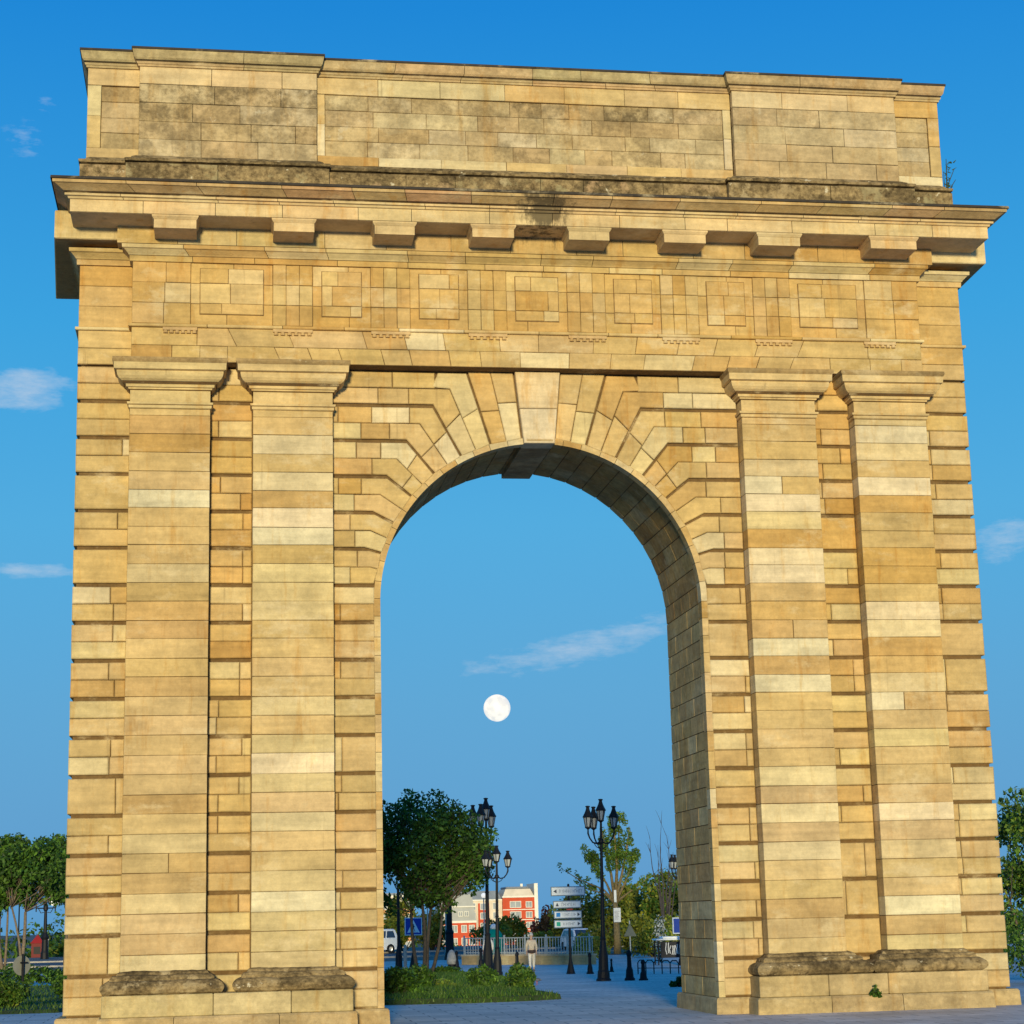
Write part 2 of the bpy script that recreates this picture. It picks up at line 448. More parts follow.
for s in (-1, 1):
    face = faces[s]
    fl = lambda pts: [(s * x, z) for x, z in pts]
    def put(pts, ins, c=None): stone(face, fl(pts), rnd.uniform(-.004, .004), .3, ins, .014, c or tint(9, 0))
    # voussoir beside the keystone: two radial stones wide, cut across
    for j in (0, 1):
        up, lo = path(j), path(j + 1)
        if j == 0:
            mt, mb_ = lerp2(up[0], lo[0], .5), lerp2(up[1], lo[1], .5)
            for half, (a0, a1, b0, b1) in enumerate(((up[0], up[1], mt, mb_), (mt, mb_, lo[0], lo[1]))):
                cuts = [0, rnd.choice((.45, .55)) if half else rnd.choice((.38, .55, .7)), 1]
                for q in range(2):
                    c0, c1 = cuts[q], cuts[q + 1]
                    pts = [lerp2(a0, a1, c0), lerp2(b0, b1, c0), lerp2(b0, b1, c1), lerp2(a0, a1, c1)]
                    put(pts, [GJ, GR * .6 if half == 1 else GJ * .8, GJ, GR * .6 if half == 0 else GJ * .8], tint(9, 0, .06 if q == 0 else 0))
        else:
            # between line 1 (straight to the top) and line 2 (bends at band 16)
            zc = ZE; I1, T1 = up; I2, B2, H2 = lo
            C = (X4, zc)
            mI, mB, mH = lerp2(I1, I2, .5), ((T1[0] + B2[0]) / 2 + .0, (zc + B2[1]) / 2), (X4, (zc + B2[1]) / 2)
            put([I1, mI, lerp2(mI, mB, .52), lerp2(I1, T1, .5)], [GJ, GJ, GJ, GR * .6], tint(9, 0, .08))
            put([lerp2(I1, T1, .5), lerp2(mI, mB, .52), mB, (T1[0] + .62, mB[1] + .02), (T1[0] + .5, zc), T1], [GJ, GJ, GJ, GJ, GR, GR * .6])
            put([mI, I2, lerp2(I2, B2, .55), lerp2(mI, mB, .60)], [GJ, GR * .6, GJ, GJ], tint(9, 0, .08))
            put([lerp2(mI, mB, .60), lerp2(I2, B2, .55), B2, (B2[0] + .42, B2[1]), (B2[0] + .42, mH[1]), mB], [GJ, GR * .6, GR, GJ, GJ, GJ])
            xs = [T1[0] + .56, T1[0] + 1.3, X4]
            for q in range(2): put([(xs[q], mH[1]), (xs[q + 1], mH[1]), (xs[q + 1], zc), (xs[q], zc)], [GJ, .012 if q else GJ, GR, GJ])
            xs = [B2[0] + .42, B2[0] + .95, X4]
            for q in range(2): put([(xs[q], B2[1]), (xs[q + 1], B2[1]), (xs[q + 1], mH[1]), (xs[q], mH[1])], [GR, .012 if q else GJ, GJ, GJ])
    for j in range(2, 7):
        up, lo = path(j), path(j + 1); m_ = mid(up, lo, .5)
        for half, (p, q) in enumerate(((up, m_), (m_, lo))):
            gi = GR * .62
            eb, et = (GJ * .8, gi) if half == 0 else (gi, GJ * .8)       # lower edge, upper edge
            hb, ht = (GJ * .8, GR) if half == 0 else (GR, GJ * .8)
            t = rnd.uniform(.45, .62) if half == 0 else rnd.uniform(.4, .55)
            span = X4 - max(p[1][0], q[1][0])
            e = min(rnd.uniform(.16, .34), span * .55)
            xe = max(p[1][0], q[1][0]) + e
            rad = math.dist(p[0], p[1])
            if rad > .62:
                put([p[0], q[0], lerp2(q[0], q[1], t), lerp2(p[0], p[1], t)], [GJ, eb, GJ, et], tint(9, 0, .05))
                a0, b0 = lerp2(p[0], p[1], t), lerp2(q[0], q[1], t)
            else: a0, b0 = p[0], q[0]
            zq = q[1][1]; zp_ = p[1][1]
            put([a0, b0, q[1], (xe, zq), (xe, zp_), p[1]], [GJ, eb, hb, GJ, ht, et])
            xs = [xe] + ([xe + (X4 - xe) * rnd.uniform(.4, .6)] if X4 - xe > .75 else []) + ([X4 - .11] if rnd.random() < .4 and X4 - xe > .4 else []) + [X4]
            for c in range(len(xs) - 1):
                put([(xs[c], zq), (xs[c + 1], zq), (xs[c + 1], zp_), (xs[c], zp_)], [hb, .012 if c == len(xs) - 2 else GJ, ht, GJ])
for s in (-1, 1): faces[s].build('voussoir_masonry', STONE, arch)

# archivolt: narrow plain edge of the opening
av = MB(); pts_i, pts_o = [], []
for i in range(0, 65):
    t = math.pi - math.pi * i / 64
    pts_i.append((A * math.cos(t), ZS + A * math.sin(t))); pts_o.append(((RB + .012) * math.cos(t), ZS + (RB + .012) * math.sin(t)))
pts_i = [(-A, ZP)] + pts_i + [(A, ZP)]; pts_o = [(-RB - .012, ZP)] + pts_o + [(RB + .012, ZP)]
def avp(t, r): 
    hjj = ZS - ZP
    if t < hjj: return (-r, ZP + t)
    if t < hjj + math.pi * A: q = math.pi - (t - hjj) / A; return (r * math.cos(q), ZS + r * math.sin(q))
    return (r, ZS - (t - hjj - math.pi * A))
tot_l = 2 * (ZS - ZP) + math.pi * A; t = 0
while t < tot_l - .01:
    t2 = min(tot_l, t + rnd.uniform(.28, .36)); c_ = tint(7); c_ = (c_[0] * 1.04, c_[1] * 1.05, c_[2] * 1.1, .1); g = .004; yf = .012 + rnd.uniform(0, .006)
    for q in range(3):
        ta, tb = t + g + (t2 - t - 2 * g) * q / 3, t + g + (t2 - t - 2 * g) * (q + 1) / 3
        a, b, c, d = avp(ta, A), avp(tb, A), avp(tb, RB + .012), avp(ta, RB + .012)
        av.add([(a[0], yf, a[1]), (b[0], yf, b[1]), (c[0], yf, c[1]), (d[0], yf, d[1]), (a[0], .24, a[1]), (b[0], .24, b[1]), (c[0], .24, c[1]), (d[0], .24, d[1])],
               [(0, 1, 2, 3), (4, 5, 1, 0), (3, 2, 6, 7), (7, 6, 5, 4), (0, 3, 7, 4), (1, 5, 6, 2)], c_)
    t = t2
av.build('archivolt', STONE, arch)

# jambs and vault soffit: coursed ashlar
def vpt(sarc, r_add=0.0):
    """distance along the intrados from the foot of one jamb over the crown to the other"""
    hj = ZS - ZP
    if sarc < hj: return (-(A + r_add), ZP + sarc, 1, 0)
    a = (sarc - hj) / A
    if a < math.pi:
        t = math.pi - a; rr = A + .085 * math.sin(t) ** 2 + r_add
        return (rr * math.cos(t), ZS + rr * math.sin(t), -math.cos(t), -math.sin(t))
    return (A + r_add, ZS - (sarc - hj - math.pi * A), -1, 0)
hj = ZS - ZP
nj = 21; na = 28
ss = [hj * i / nj for i in range(nj)] + [hj + math.pi * A * i / na for i in range(na)] + [hj + math.pi * A + hj * i / nj for i in range(nj + 1)]
jam = [MB(), MB()]; vault = MB()
for i in range(len(ss) - 1):
    tgt = jam[0] if i < nj else (vault if i < nj + na else jam[1])
    ys = [.245] + sorted(.245 + (T - .245) * (q + (.5 if i % 2 else .0) + rnd.uniform(-.12, .12)) / 4 for q in range(1, 4)) + [T]
    if rnd.random() < .25: ys.pop(rnd.randrange(1, 4))
    L = ss[i + 1] - ss[i]; g = .008
    for y0_, y1_ in zip(ys[:-1], ys[1:]):
        if y1_ - y0_ < .05: continue
        pr = rnd.uniform(-.0015, .0015)
        p0, p1 = vpt(ss[i] + g, pr), vpt(ss[i + 1] - g, pr); q0, q1 = vpt(ss[i] + g, .06), vpt(ss[i + 1] - g, .06)
        g2 = g if y0_ > .25 else 0.0
        vs = []
        for (ya) in (y0_ + g2, y1_ - (g if y1_ < T - .01 else 0)): vs += [(p0[0], ya, p0[1]), (p1[0], ya, p1[1]), (q1[0], ya, q1[1]), (q0[0], ya, q0[1])]
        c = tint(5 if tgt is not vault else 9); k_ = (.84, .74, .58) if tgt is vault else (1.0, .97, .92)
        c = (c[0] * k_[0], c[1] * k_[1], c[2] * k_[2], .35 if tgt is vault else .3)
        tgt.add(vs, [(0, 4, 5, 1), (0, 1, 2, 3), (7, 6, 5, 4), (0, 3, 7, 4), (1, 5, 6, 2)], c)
jam[0].build('jamb', STONE, arch); jam[1].build('jamb', STONE, arch); vault.build('vault_soffit', STONE, arch)

# keystone with the rib that runs through the vault
ks = MB()
kt, kb = ZE - .01, ZS + A - .018
bz = kb + .62
def kx(z): return .272 + (.402 - .272) * (z - kb) / (kt - kb)
for (a, b, c) in ((kb, bz, (.63, .50, .31, 0)), (bz, kt, (.60, .45, .25, 0))):
    stone(ks, [(-kx(a), a), (kx(a), a), (kx(b), b), (-kx(b), b)], -.10, .4, GJ * .6, .012, c)
ks.box(-.225, .235, -.112, -.09, kb + .035, kb + .075, (.50, .36, .18, 0), ch=.008)
keyst = ks.build('keystone', STONE, arch)
rb = MB()
yy = [.305, .95, 1.6, 2.15, T + .03]
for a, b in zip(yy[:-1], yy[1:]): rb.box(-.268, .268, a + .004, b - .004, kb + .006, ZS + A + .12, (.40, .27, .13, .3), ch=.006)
rb.build('rib', STONE, keyst)

# pilasters: shafts of single-stone courses, capital and base
ZC0 = 10.335                        # underside of the capital zone
BT = .264 + 1.40                    # top of the base torus
pil_spans = [(-X1, -X2), (-X3, -X4), (X4, X3), (X2, X1)]
ZC0 = 10.15
cap_prof = [(.0, ZC0), (.022, ZC0 + .012), (.024, ZC0 + .055), (.02, ZC0 + .062), (.045, ZC0 + .07), (.05, ZC0 + .105), (.0, ZC0 + .112), (0, 10.475), (.028, 10.48), (.032, 10.505), (.066, 10.512), (.07, 10.556), (.10, 10.562), (.10, 10.592), (.135, 10.596), (.175, 10.625), (.205, 10.67), (.218, 10.725), (.218, 10.755), (.222, 10.762), (.262, 10.772), (.266, 10.875), (.27, 10.885)]
cap_top = [(.272, 10.886), (.28, 10.90), (.292, 10.925), (.288, ZE - .003)]
cap_shade = [(.085, 10.559), (.105, 10.597)]  # profile of a painted shade line under the ovolo
for (x0, x1) in pil_spans:
    sh = MB()
    zs_ = [1.33]; 
    z = ZK(1) + H / 2 * 1
    zs_ = [.95]
    kk = 3
    while ZP + kk * H / 2 < ZC0 - .12:
        zs_.append(ZP + kk * H / 2 + rnd.uniform(-.012, .012)); kk += 1
    zs_.append(ZC0)
    for a, b in zip(zs_[:-1], zs_[1:]):
        xs = [x0] + ([x0 + (x1 - x0) * rnd.uniform(.4, .66)] if rnd.random() < .05 else []) + [x1]
        for q in range(len(xs) - 1):
            c = tint(a)
            if rnd.random() < .14 and q == 0: c = (.62 * rnd.uniform(.94, 1.03), .50, .30, 0)
            stone(sh, [(xs[q], a), (xs[q + 1], a), (xs[q + 1], b), (xs[q], b)], -P + rnd.uniform(-.003, .003), P + .05, [GJ * .55, 0 if q == len(xs) - 2 else GJ, GJ * .55, 0 if q == 0 else GJ], .006, c)
    sh.box(x0 + .02, x1 - .02, -P + .03, .06, .9, ZC0, DIRT)
    pil = sh.build('pilaster', STONE, arch)
    cp = MB()
    loop = [(x0, -P), (x1, -P), (x1, .08), (x0, .08)]
    cp.sweep(loop, cap_prof, col=(.545 * rnd.uniform(.97, 1.03), .395, .175, 0))
    cp.sweep(loop, cap_top, col=(.36, .235, .095, .45)); cp.sweep(loop, [(.218, 10.752), (.223, 10.764)], col=(.22, .13, .05, 0)); cp.sweep(loop, [(.107, 10.561), (.108, 10.594)], col=(.10, .055, .02, 0)); cp.sweep(loop, [(.026, ZC0 + .056), (.027, ZC0 + .069)], col=(.14, .08, .03, 0)); cp.sweep(loop, [(.012, 10.466), (.029, 10.482)], col=(.16, .09, .03, 0))  # thin dark strips paint the shade lines below abacus, ovolo and necking
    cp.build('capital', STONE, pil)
    # weathered torus base
    bs = MB(); zb = .605
    prof = [(.24, zb), (.285, zb + .025), (.312, zb + .075), (.312, zb + .12), (.285, zb + .165), (.245, zb + .195), (.205, zb + .21), (.17, zb + .215), (.165, zb + .25), (.135, zb + .285), (.075, zb + .30), (.06, zb + .335), (0.012, zb + .36)]
    bx0, bx1 = x0 + .02 - (.075 if x0 == X2 else 0), x1 - .02 + (.075 if x1 == X3 else 0)
    bl = [(bx0, -P), (bx1, -P), (bx1, .05), (bx0, .05)]
    bs.rough_sweep(bl, prof, col=lambda i, k: (.34, .25, .125, 2.0))
    bs.build('base', STONE, pil, smooth=False)
# socles under each pair and the plinth course under each pier
for s in (-1, 1):
    so = MB()
    a, b = (-X1 - .27, -X4 + .27) if s < 0 else (X4 - .27, X1 + .28)
    zt = .602
    xs = [a, a + (b - a) * (.30 if s > 0 else .44), a + (b - a) * .56, b] if s > 0 else [a, a + (b - a) * .44, a + (b - a) * .75, b]
    for q in range(3): so.box(xs[q] + .004, xs[q + 1] - .004, -P - .29, .0, .264 + .003, zt, (*tint(0)[:3], .28), ch=.012)
    so.build('socle', STONE, arch)
    pl = MB()
    o0, o1 = (-W - .11, -A + .07) if s < 0 else (A - .07, W + .11)
    # outline with the projection under the pilaster pair
    lp = [(o0, -.10), (a - .06, -.10), (a - .05, -P - .36), (b + .05, -P - .36), (b + .06, -.10), (o1, -.10), (o1, T + .09), (o0, T + .09)]
    pl.sweep(lp, [(0, -.25), (0.012, .0), (.0, .235), (-.022, .264)], col=lambda i, k: (*[c * .95 for c in tint(0)[:3]], .32))
    pl.build('plinth', STONE, arch)

# entablature
broken = [(-W, 0.0), (-X1, 0.0), (-X1, -P), (X1, -P), (X1, 0.0), (W, 0.0), (W, T), (-W, T)]
def tcol(w=0.0, dark=1.0): 
    return lambda i, k: (*[c * dark for c in tint(9)[:3]], w)
ar = MB()
ZT0, ZT1, ZF = 11.577, 11.634, 12.733
ar.sweep(broken, [(-.05, ZE - .0), (.006, ZE), (.006, ZE + .01), (-.02, ZE + .012), (-.02, ZT0 - .01)], col=DIRT)
# architrave face stones, two courses; the lower courses near the middle lean like a flat arch
zm = ZE + .29
for (z0, z1) in ((ZE + .004, zm), (zm, ZT0)):
    x = -X1
    while x < X1 - .01:
        w_ = rnd.uniform(.42, .95) if z0 < zm - .01 or abs(x) < 4 else rnd.uniform(.8, 1.5)
        x2 = min(X1, x + w_)
        if X1 - x2 < .3: x2 = X1
        lean = lambda xx: 0 if abs(xx) > 5.2 or abs(abs(xx) - X1) < .01 else (xx / 5.2) * .30
        l0 = lean(x) * 1; l1 = lean(x2)
        # joint x at height z: pivot at the bottom, leaning outwards like voussoirs
        f0 = (z0 - ZE) / .6; f1 = (z1 - ZE) / .6
        jx = lambda xx, f: xx + lean(xx) * f if abs(xx) < 5.2 else xx
        stone(ar, [(jx(x, f0), z0), (jx(x2, f0), z0), (jx(x2, f1), z1), (jx(x, f1), z1)], -P + rnd.uniform(-.002, .002), .25, GJ * .7, .006, tint(9))
        x = x2
    for s in (-1, 1):
        lo, hi = (-W, -X1) if s < 0 else (X1, W)
        stone(ar, [(lo, z0), (hi, z0), (hi, z1), (lo, z1)], -.02 if s else 0, .25, GJ * .7, .008, tint(9))
ar.build('architrave', STONE, arch)
tn = MB(); tn.sweep(broken, [(0, ZT0 - .002), (.035, ZT0), (.05, ZT0 + .012), (.05, ZT1 - .006), (.0, ZT1 + .004)], col=tcol()); taen = tn.build('taenia', STONE, arch)
TRI = [(-6.99 + .02, -5.99), (-4.60, -3.92), (-2.92, -2.24), (-1.23, -.55), (.53, 1.21), (2.21, 2.89), (3.90, 4.58), (5.97, 6.97)]
GUT = [(-6.45, -5.87), (-4.60, -3.92), (-2.92, -2.24), (-1.23, -.55), (.53, 1.21), (2.21, 2.89), (3.90, 4.58), (5.90, 6.50)]
for a, b in GUT:
    g = MB(); g.box(a, b, -P - .04, -P + .02, ZT0 - .055, ZT0 - .002, (.52, .34, .15, 0), ch=.006)
    for i in range(6):
        cx = a + (b - a) * (i + .5) / 6
        g.lathe([(.040, ZT0 - .105), (.030, ZT0 - .054)], 8, (cx, -P - .012, 0), (.50, .32, .13, 0))
    g.build('guttae', STONE, taen)
# frieze
fz = MB()
fz.sweep(broken, [(-.012, ZT1), (-.012, ZF + .01)], col=DIRT)
rows = [ZT1 + .004, ZT1 + .375, ZT1 + .735, ZF]
def coursed(mb, x0, x1, rows, yf, dep, cutf, dark=1.0, w=0.0):
    for a, b in zip(rows[:-1], rows[1:]):
        xs = [x0] + cutf() + [x1]
        for q in range(len(xs) - 1):
            t = tint(12, w); t = (t[0] + (.50 - t[0]) * .35, t[1] + (.30 - t[1]) * .35, t[2] + (.095 - t[2]) * .35, t[3]); t = (t[0] * dark, t[1] * dark * .99, t[2] * dark * .96, t[3])
            stone(mb, [(xs[q], a), (xs[q + 1], a), (xs[q + 1], b), (xs[q], b)], yf + rnd.uniform(-.003, .003), dep, GJ * .6, .007, t)
for s in (-1, 1):
    lo, hi = (-W, -X1) if s < 0 else (X1, W)
    coursed(fz, lo, hi, rows, -.012, .2, lambda: [])
edges = [t for ab in TRI for t in ab]
for i in range(7):
    a, b = TRI[i][1], TRI[i + 1][0]
    coursed(fz, a, b, rows, -P, .12, lambda a=a, b=b: [a + (b - a) * rnd.uniform(.3, .7)])
frz = fz.build('frieze', STONE, arch)
for i, (a, b) in enumerate(TRI):
    t = MB()
    end = b - a > .9
    if end:
        c1 = (a + .55) if i == 0 else (b - .45)
        coursed(t, a, b, rows, -P - .02, .10, lambda: [c1 + rnd.uniform(-.03, .03)])
    else:
        # three flat shanks with two sunk channels, in three courses
        w3 = (b - a) / 3
        for q in range(3):
            coursed(t, a + q * w3, a + (q + 1) * w3, rows, -P - .020, .10, lambda: [], .93)
    t.build('triglyph', STONE, frz)
for i in range(7):
    a, b = TRI[i][1], TRI[i + 1][0]; pad = .16
    p = MB(); p.box(a + pad - .009, b - pad + .009, -P - .007, -P + .02, ZT1 + .181, ZF - .091, (.20, .115, .045, .3)); rr = [ZT1 + .19, ZT1 + .375, ZT1 + .735, ZF - .10]  # slightly larger dark box paints a shade outline round the raised panel
    m_ = (a + b) / 2
    coursed(p, a + pad, b - pad, rr, -P - .030, .06, lambda: [m_ + rnd.uniform(-.2, .2)])
    p.build('metope_panel', STONE, frz)
# bed mouldings and cornice
co = MB()
co.sweep(broken, [(.0, ZF - .001), (.045, ZF), (.05, ZF + .095), (.035, ZF + .10)], col=tcol(0))
co.sweep(broken, [(.06, ZF + .102), (.075, ZF + .125), (.14, ZF + .19), (.17, ZF + .20), (.175, ZF + .262), (.14, ZF + .266)], col=tcol(0, .95))
cen = [(-X1 - .02, -P - .2), (X1 + .02, -P - .2), (X1 + .02, .1), (-X1 - .02, .1)]
co.sweep([(-X1 - .25, -P - .19), (X1 + .25, -P - .19), (X1 + .25, .2), (-X1 - .25, .2)], [(0, ZF + .268), (0, 13.31)], col=tcol(0, .93))
ends = [(-8.28, -.32), (8.31, -.32), (8.45, T + .32), (-8.52, T + .32)]
co.sweep(ends, [(-.02, 13.10), (0, 13.115), (0, 13.575), (-.01, 13.60)], col=tcol(0))
cor = [(-7.97, -1.08), (8.06, -1.08), (8.06, T + 1.0), (-7.97, T + 1.0)]
co.sweep(cor, [(-.03, 13.298), (0.0, 13.305), (0, 13.515), (.03, 13.52)], col=lambda i, k: (.58 * rnd.uniform(.96, 1.04), .415, .20, .0))
co.sweep(cor, [(.03, 13.521), (.04, 13.555), (.085, 13.56), (.085, 13.598), (.06, 13.604)], col=lambda i, k: (.56 * rnd.uniform(.96, 1.04), .40, .19, .05))
co.sweep(cor, [(.06, 13.627), (.105, 13.63), (.16, 13.665), (.235, 13.71), (.27, 13.715), (.275, 13.765)], col=lambda i, k: (*[c * rnd.uniform(.88, 1.02) for c in (.53, .35, .15)], .22))
SHADE_LINE = (.06, .04, .02, 0)  # dark colour for strips that paint shade into the moulding recesses
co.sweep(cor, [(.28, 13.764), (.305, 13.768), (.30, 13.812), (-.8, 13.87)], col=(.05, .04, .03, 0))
co.sweep(cor, [(.05, 13.606), (.055, 13.628)], col=SHADE_LINE)
co.sweep([(-X1 - .12, -P - .12), (X1 + .12, -P - .12), (X1 + .12, .2), (-X1 - .12, .2)], [(0, ZF + .258), (0, ZF + .29)], col=SHADE_LINE)
co.sweep(broken, [(.02, ZF + .09), (.02, ZF + .115)], col=SHADE_LINE)
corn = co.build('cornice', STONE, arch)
MUT = [(-6.625, -5.865), (-4.635, -3.895), (-2.93, -2.19), (-1.255, -.475), (.425, 1.195), (2.11, 2.91), (3.80, 4.615), (5.85, 6.755)]
for a, b in MUT:
    mu = MB(); c = (.57 * rnd.uniform(.96, 1.04), .405, .195, 0)
    lp = [(a + .03, -1.04), (b - .03, -1.04), (b - .03, -.42), (a + .03, -.42)]
    mu.sweep(lp, [(0, 13.075), (0, 13.225), (.008, 13.23), (.035, 13.27), (.035, 13.297)], col=c)
    mu.build('mutule', STONE, corn)

# attic
AF = .0
al = [(-7.82, .15), (-6.92, .15), (-6.92, AF), (-3.82, AF), (-3.82, .15), (3.78, .15), (3.78, AF), (6.90, AF), (6.90, .15), (7.80, .15), (7.80, T - .15), (-7.82, T - .15)]
ab = MB()
abl = [((-7.71 if x < -7.5 else 7.68 if x > 7.5 else x), y) for x, y in al]
ab.sweep(abl, [(.20, 13.80), (.20, 14.56), (.18, 14.57)], col=lambda i, k: (.36 * rnd.uniform(.85, 1.15), .26, .13, 1.5))
ab.sweep(abl, [(.15, 14.56), (.15, 14.60)], col=SHADE_LINE)  # painted shade strip below the base moulding
ab.rough_sweep(abl, [(.15, 14.59), (.215, 14.60), (.225, 14.64), (.20, 14.66), (.13, 14.68), (.10, 14.72), (.03, 14.765)], col=lambda i, k: (.33, .235, .115, 2.0), amp=.010, step=.16)
ab.build('attic_base', STONE, arch)
ad = MB(); ZD0, ZD1 = 14.755, 16.44
ad.sweep(al, [(-.05, ZD0 - .02), (-.05, ZD1 + .02)], col=DIRT)
for s in (-1, 1):
    x0 = -W + .05 if s < 0 else W - .10
    for r in range(5):
        a, b = ZD0 + (ZD1 - ZD0) * r / 5, ZD0 + (ZD1 - ZD0) * (r + 1) / 5
        ad.box(min(x0, x0 + s * -.2), max(x0, x0 + s * -.2), .20, T - .2, a + .005, b - .005, tint(12, .3), ch=.01)
drow = [ZD0, 15.09, 15.42, 15.77, 16.12, ZD1]
def damp(t, k=.55): return (t[0] + (.57 - t[0]) * k, t[1] + (.415 - t[1]) * k, t[2] + (.205 - t[2]) * k, t[3])
def dado(mb, x0, x1, yf, wv, lo=.75, hi=1.35, panel=None):
    for r, (a, b) in enumerate(zip(drow[:-1], drow[1:])):
        x = x0
        while x < x1 - .01:
            x2 = min(x1, x + rnd.uniform(lo, hi))
            if x1 - x2 < .35: x2 = x1
            w_ = wv[r] * rnd.uniform(.9, 1.1)
            t = damp(tint(12, min(1, w_))); k = 1.06 if wv[r] < .1 else .92
            stone(mb, [(x, a), (x2, a), (x2, b), (x, b)], yf + rnd.uniform(-.003, .003), .12, GJ * .6, .006, (t[0] * k, t[1] * k * 1.03, t[2] * k * 1.15, t[3]))
            x = x2
WV = [.45, .5, .62, .68, .06]
dado(ad, -6.92, -3.82, AF, [.55, .7, .72, .8, .03]); dado(ad, 3.78, 6.90, AF, [.35, .25, .35, .42, .04])
att = ad.build('attic_dado', STONE, arch)
# recessed bays of the attic: a frame round a sunk panel
for (x0, x1, wv, nm) in ((-3.82, 3.78, .60, 'c'), (-7.82, -6.92, .5, 'l'), (6.90, 7.80, .42, 'r')):
    fr = MB(); yb = .15; b0 = .15 if nm == 'c' else (.24 if nm == 'l' else .02); b1 = .15 if nm == 'c' else (.0 if nm == 'l' else .22)
    stone_row = lambda xa, xb, za, zb: stone(fr, [(xa, za), (xb, za), (xb, zb), (xa, zb)], yb, .12, GJ * .5, .006, tuple(a * b for a, b in zip(tint(12, .0), (1.04, 1.08, 1.2, 1))))
    x = x0
    while x < x1 - .01:
        x2 = min(x1, x + rnd.uniform(.9, 1.5)); 
        if x1 - x2 < .4: x2 = x1
        stone_row(x, x2, 16.12, ZD1); stone_row(x, x2, ZD0, 14.95); x = x2
    if b0 > .05: stone_row(x0, x0 + b0, 14.95, 15.55); stone_row(x0, x0 + b0, 15.55, 16.12)
    if b1 > .05: stone_row(x1 - b1, x1, 14.95, 15.55); stone_row(x1 - b1, x1, 15.55, 16.12)
    fr.build('panel_frame', STONE, att)
    pn = MB(); rws = [14.95, 15.25, 15.53, 15.83, 16.12]
    for r, (a, b) in enumerate(zip(rws[:-1], rws[1:])):
        x = x0 + b0
        while x < x1 - b1 - .01:
            x2 = min(x1 - b1, x + rnd.uniform(.45, 1.0))
            if x1 - b1 - x2 < .3: x2 = x1 - b1
            t = damp(tint(12, min(1, max(0, wv * rnd.uniform(.75, 1.25) * (1.15 if r == 3 else .85)))), .4)
            stone(pn, [(x, a), (x2, a), (x2, b), (x, b)], yb + .035 + rnd.uniform(-.003, .003), .1, GJ * .6, .006, (t[0] * .93, t[1] * .97, t[2] * 1.1, t[3]))
            x = x2
    pn.build('sunk_panel', STONE, att)
ac = MB()
ac.sweep(al, [(0, ZD1 - .002), (.025, ZD1), (.03, ZD1 + .035), (.045, ZD1 + .04), (.06, ZD1 + .075), (.03, ZD1 + .08)], col=lambda i, k: (.48 * rnd.uniform(.9, 1.1), .34, .16, .25))
ac.sweep(al, [(.03, ZD1 + .103), (.07, ZD1 + .108), (.095, ZD1 + .14), (.12, ZD1 + .25), (.125, ZD1 + .275)], col=lambda i, k: (.50 * rnd.uniform(.85, 1.1), .36, .175, .42))
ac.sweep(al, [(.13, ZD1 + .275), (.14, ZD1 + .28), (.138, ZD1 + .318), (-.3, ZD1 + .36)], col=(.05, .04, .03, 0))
ac.sweep(al, [(.03, ZD1 + .078), (.03, ZD1 + .105)], col=SHADE_LINE)  # painted shade strip between the cap mouldings
ac.build('attic_cap', STONE, arch)

# weed rooted on the cornice
wd = empty('weed', 'small bare weed sprouting from the cornice at the end of the attic', 'weed', loc=(7.80, .05, 14.52))
mb = MB()
for (x, z, r) in ((.05, .75, .012), (.18, .55, .01), (.24, .38, .01), (-.02, .5, .009), (.12, .2, .01)):
    mb.tube([(0, 0, -.15), (x * .4, rnd.uniform(-.05, .05), z * .5), (x, rnd.uniform(-.08, .08), z)], [r * 1.3, r, r * .5], 5, (.05, .06, .03, 0))
for i in range(26):
    t = rnd.uniform(.2, 1); x = .22 * t * rnd.uniform(-.1, 1.1); z = .7 * t
    mb.tube([(x, 0, z), (x + rnd.uniform(-.07, .09), rnd.uniform(-.05, .05), z + rnd.uniform(-.02, .06))], [.014, .004], 4, (.04, .07, .02, 0))
mb.build('stem', BARK, wd)
mb = MB()
for i in range(24):
    mb.tube([(.10 + rnd.uniform(-.05, .10), rnd.uniform(-.1, .1), -.30 + rnd.uniform(-.1, .14)), (.10 + rnd.uniform(-.06, .14), rnd.uniform(-.12, .12), -.30 + rnd.uniform(-.14, .16))], [.03, .008], 4, (.035, .055, .02, 0))
mb.build('leaf_tuft', LEAF, wd)

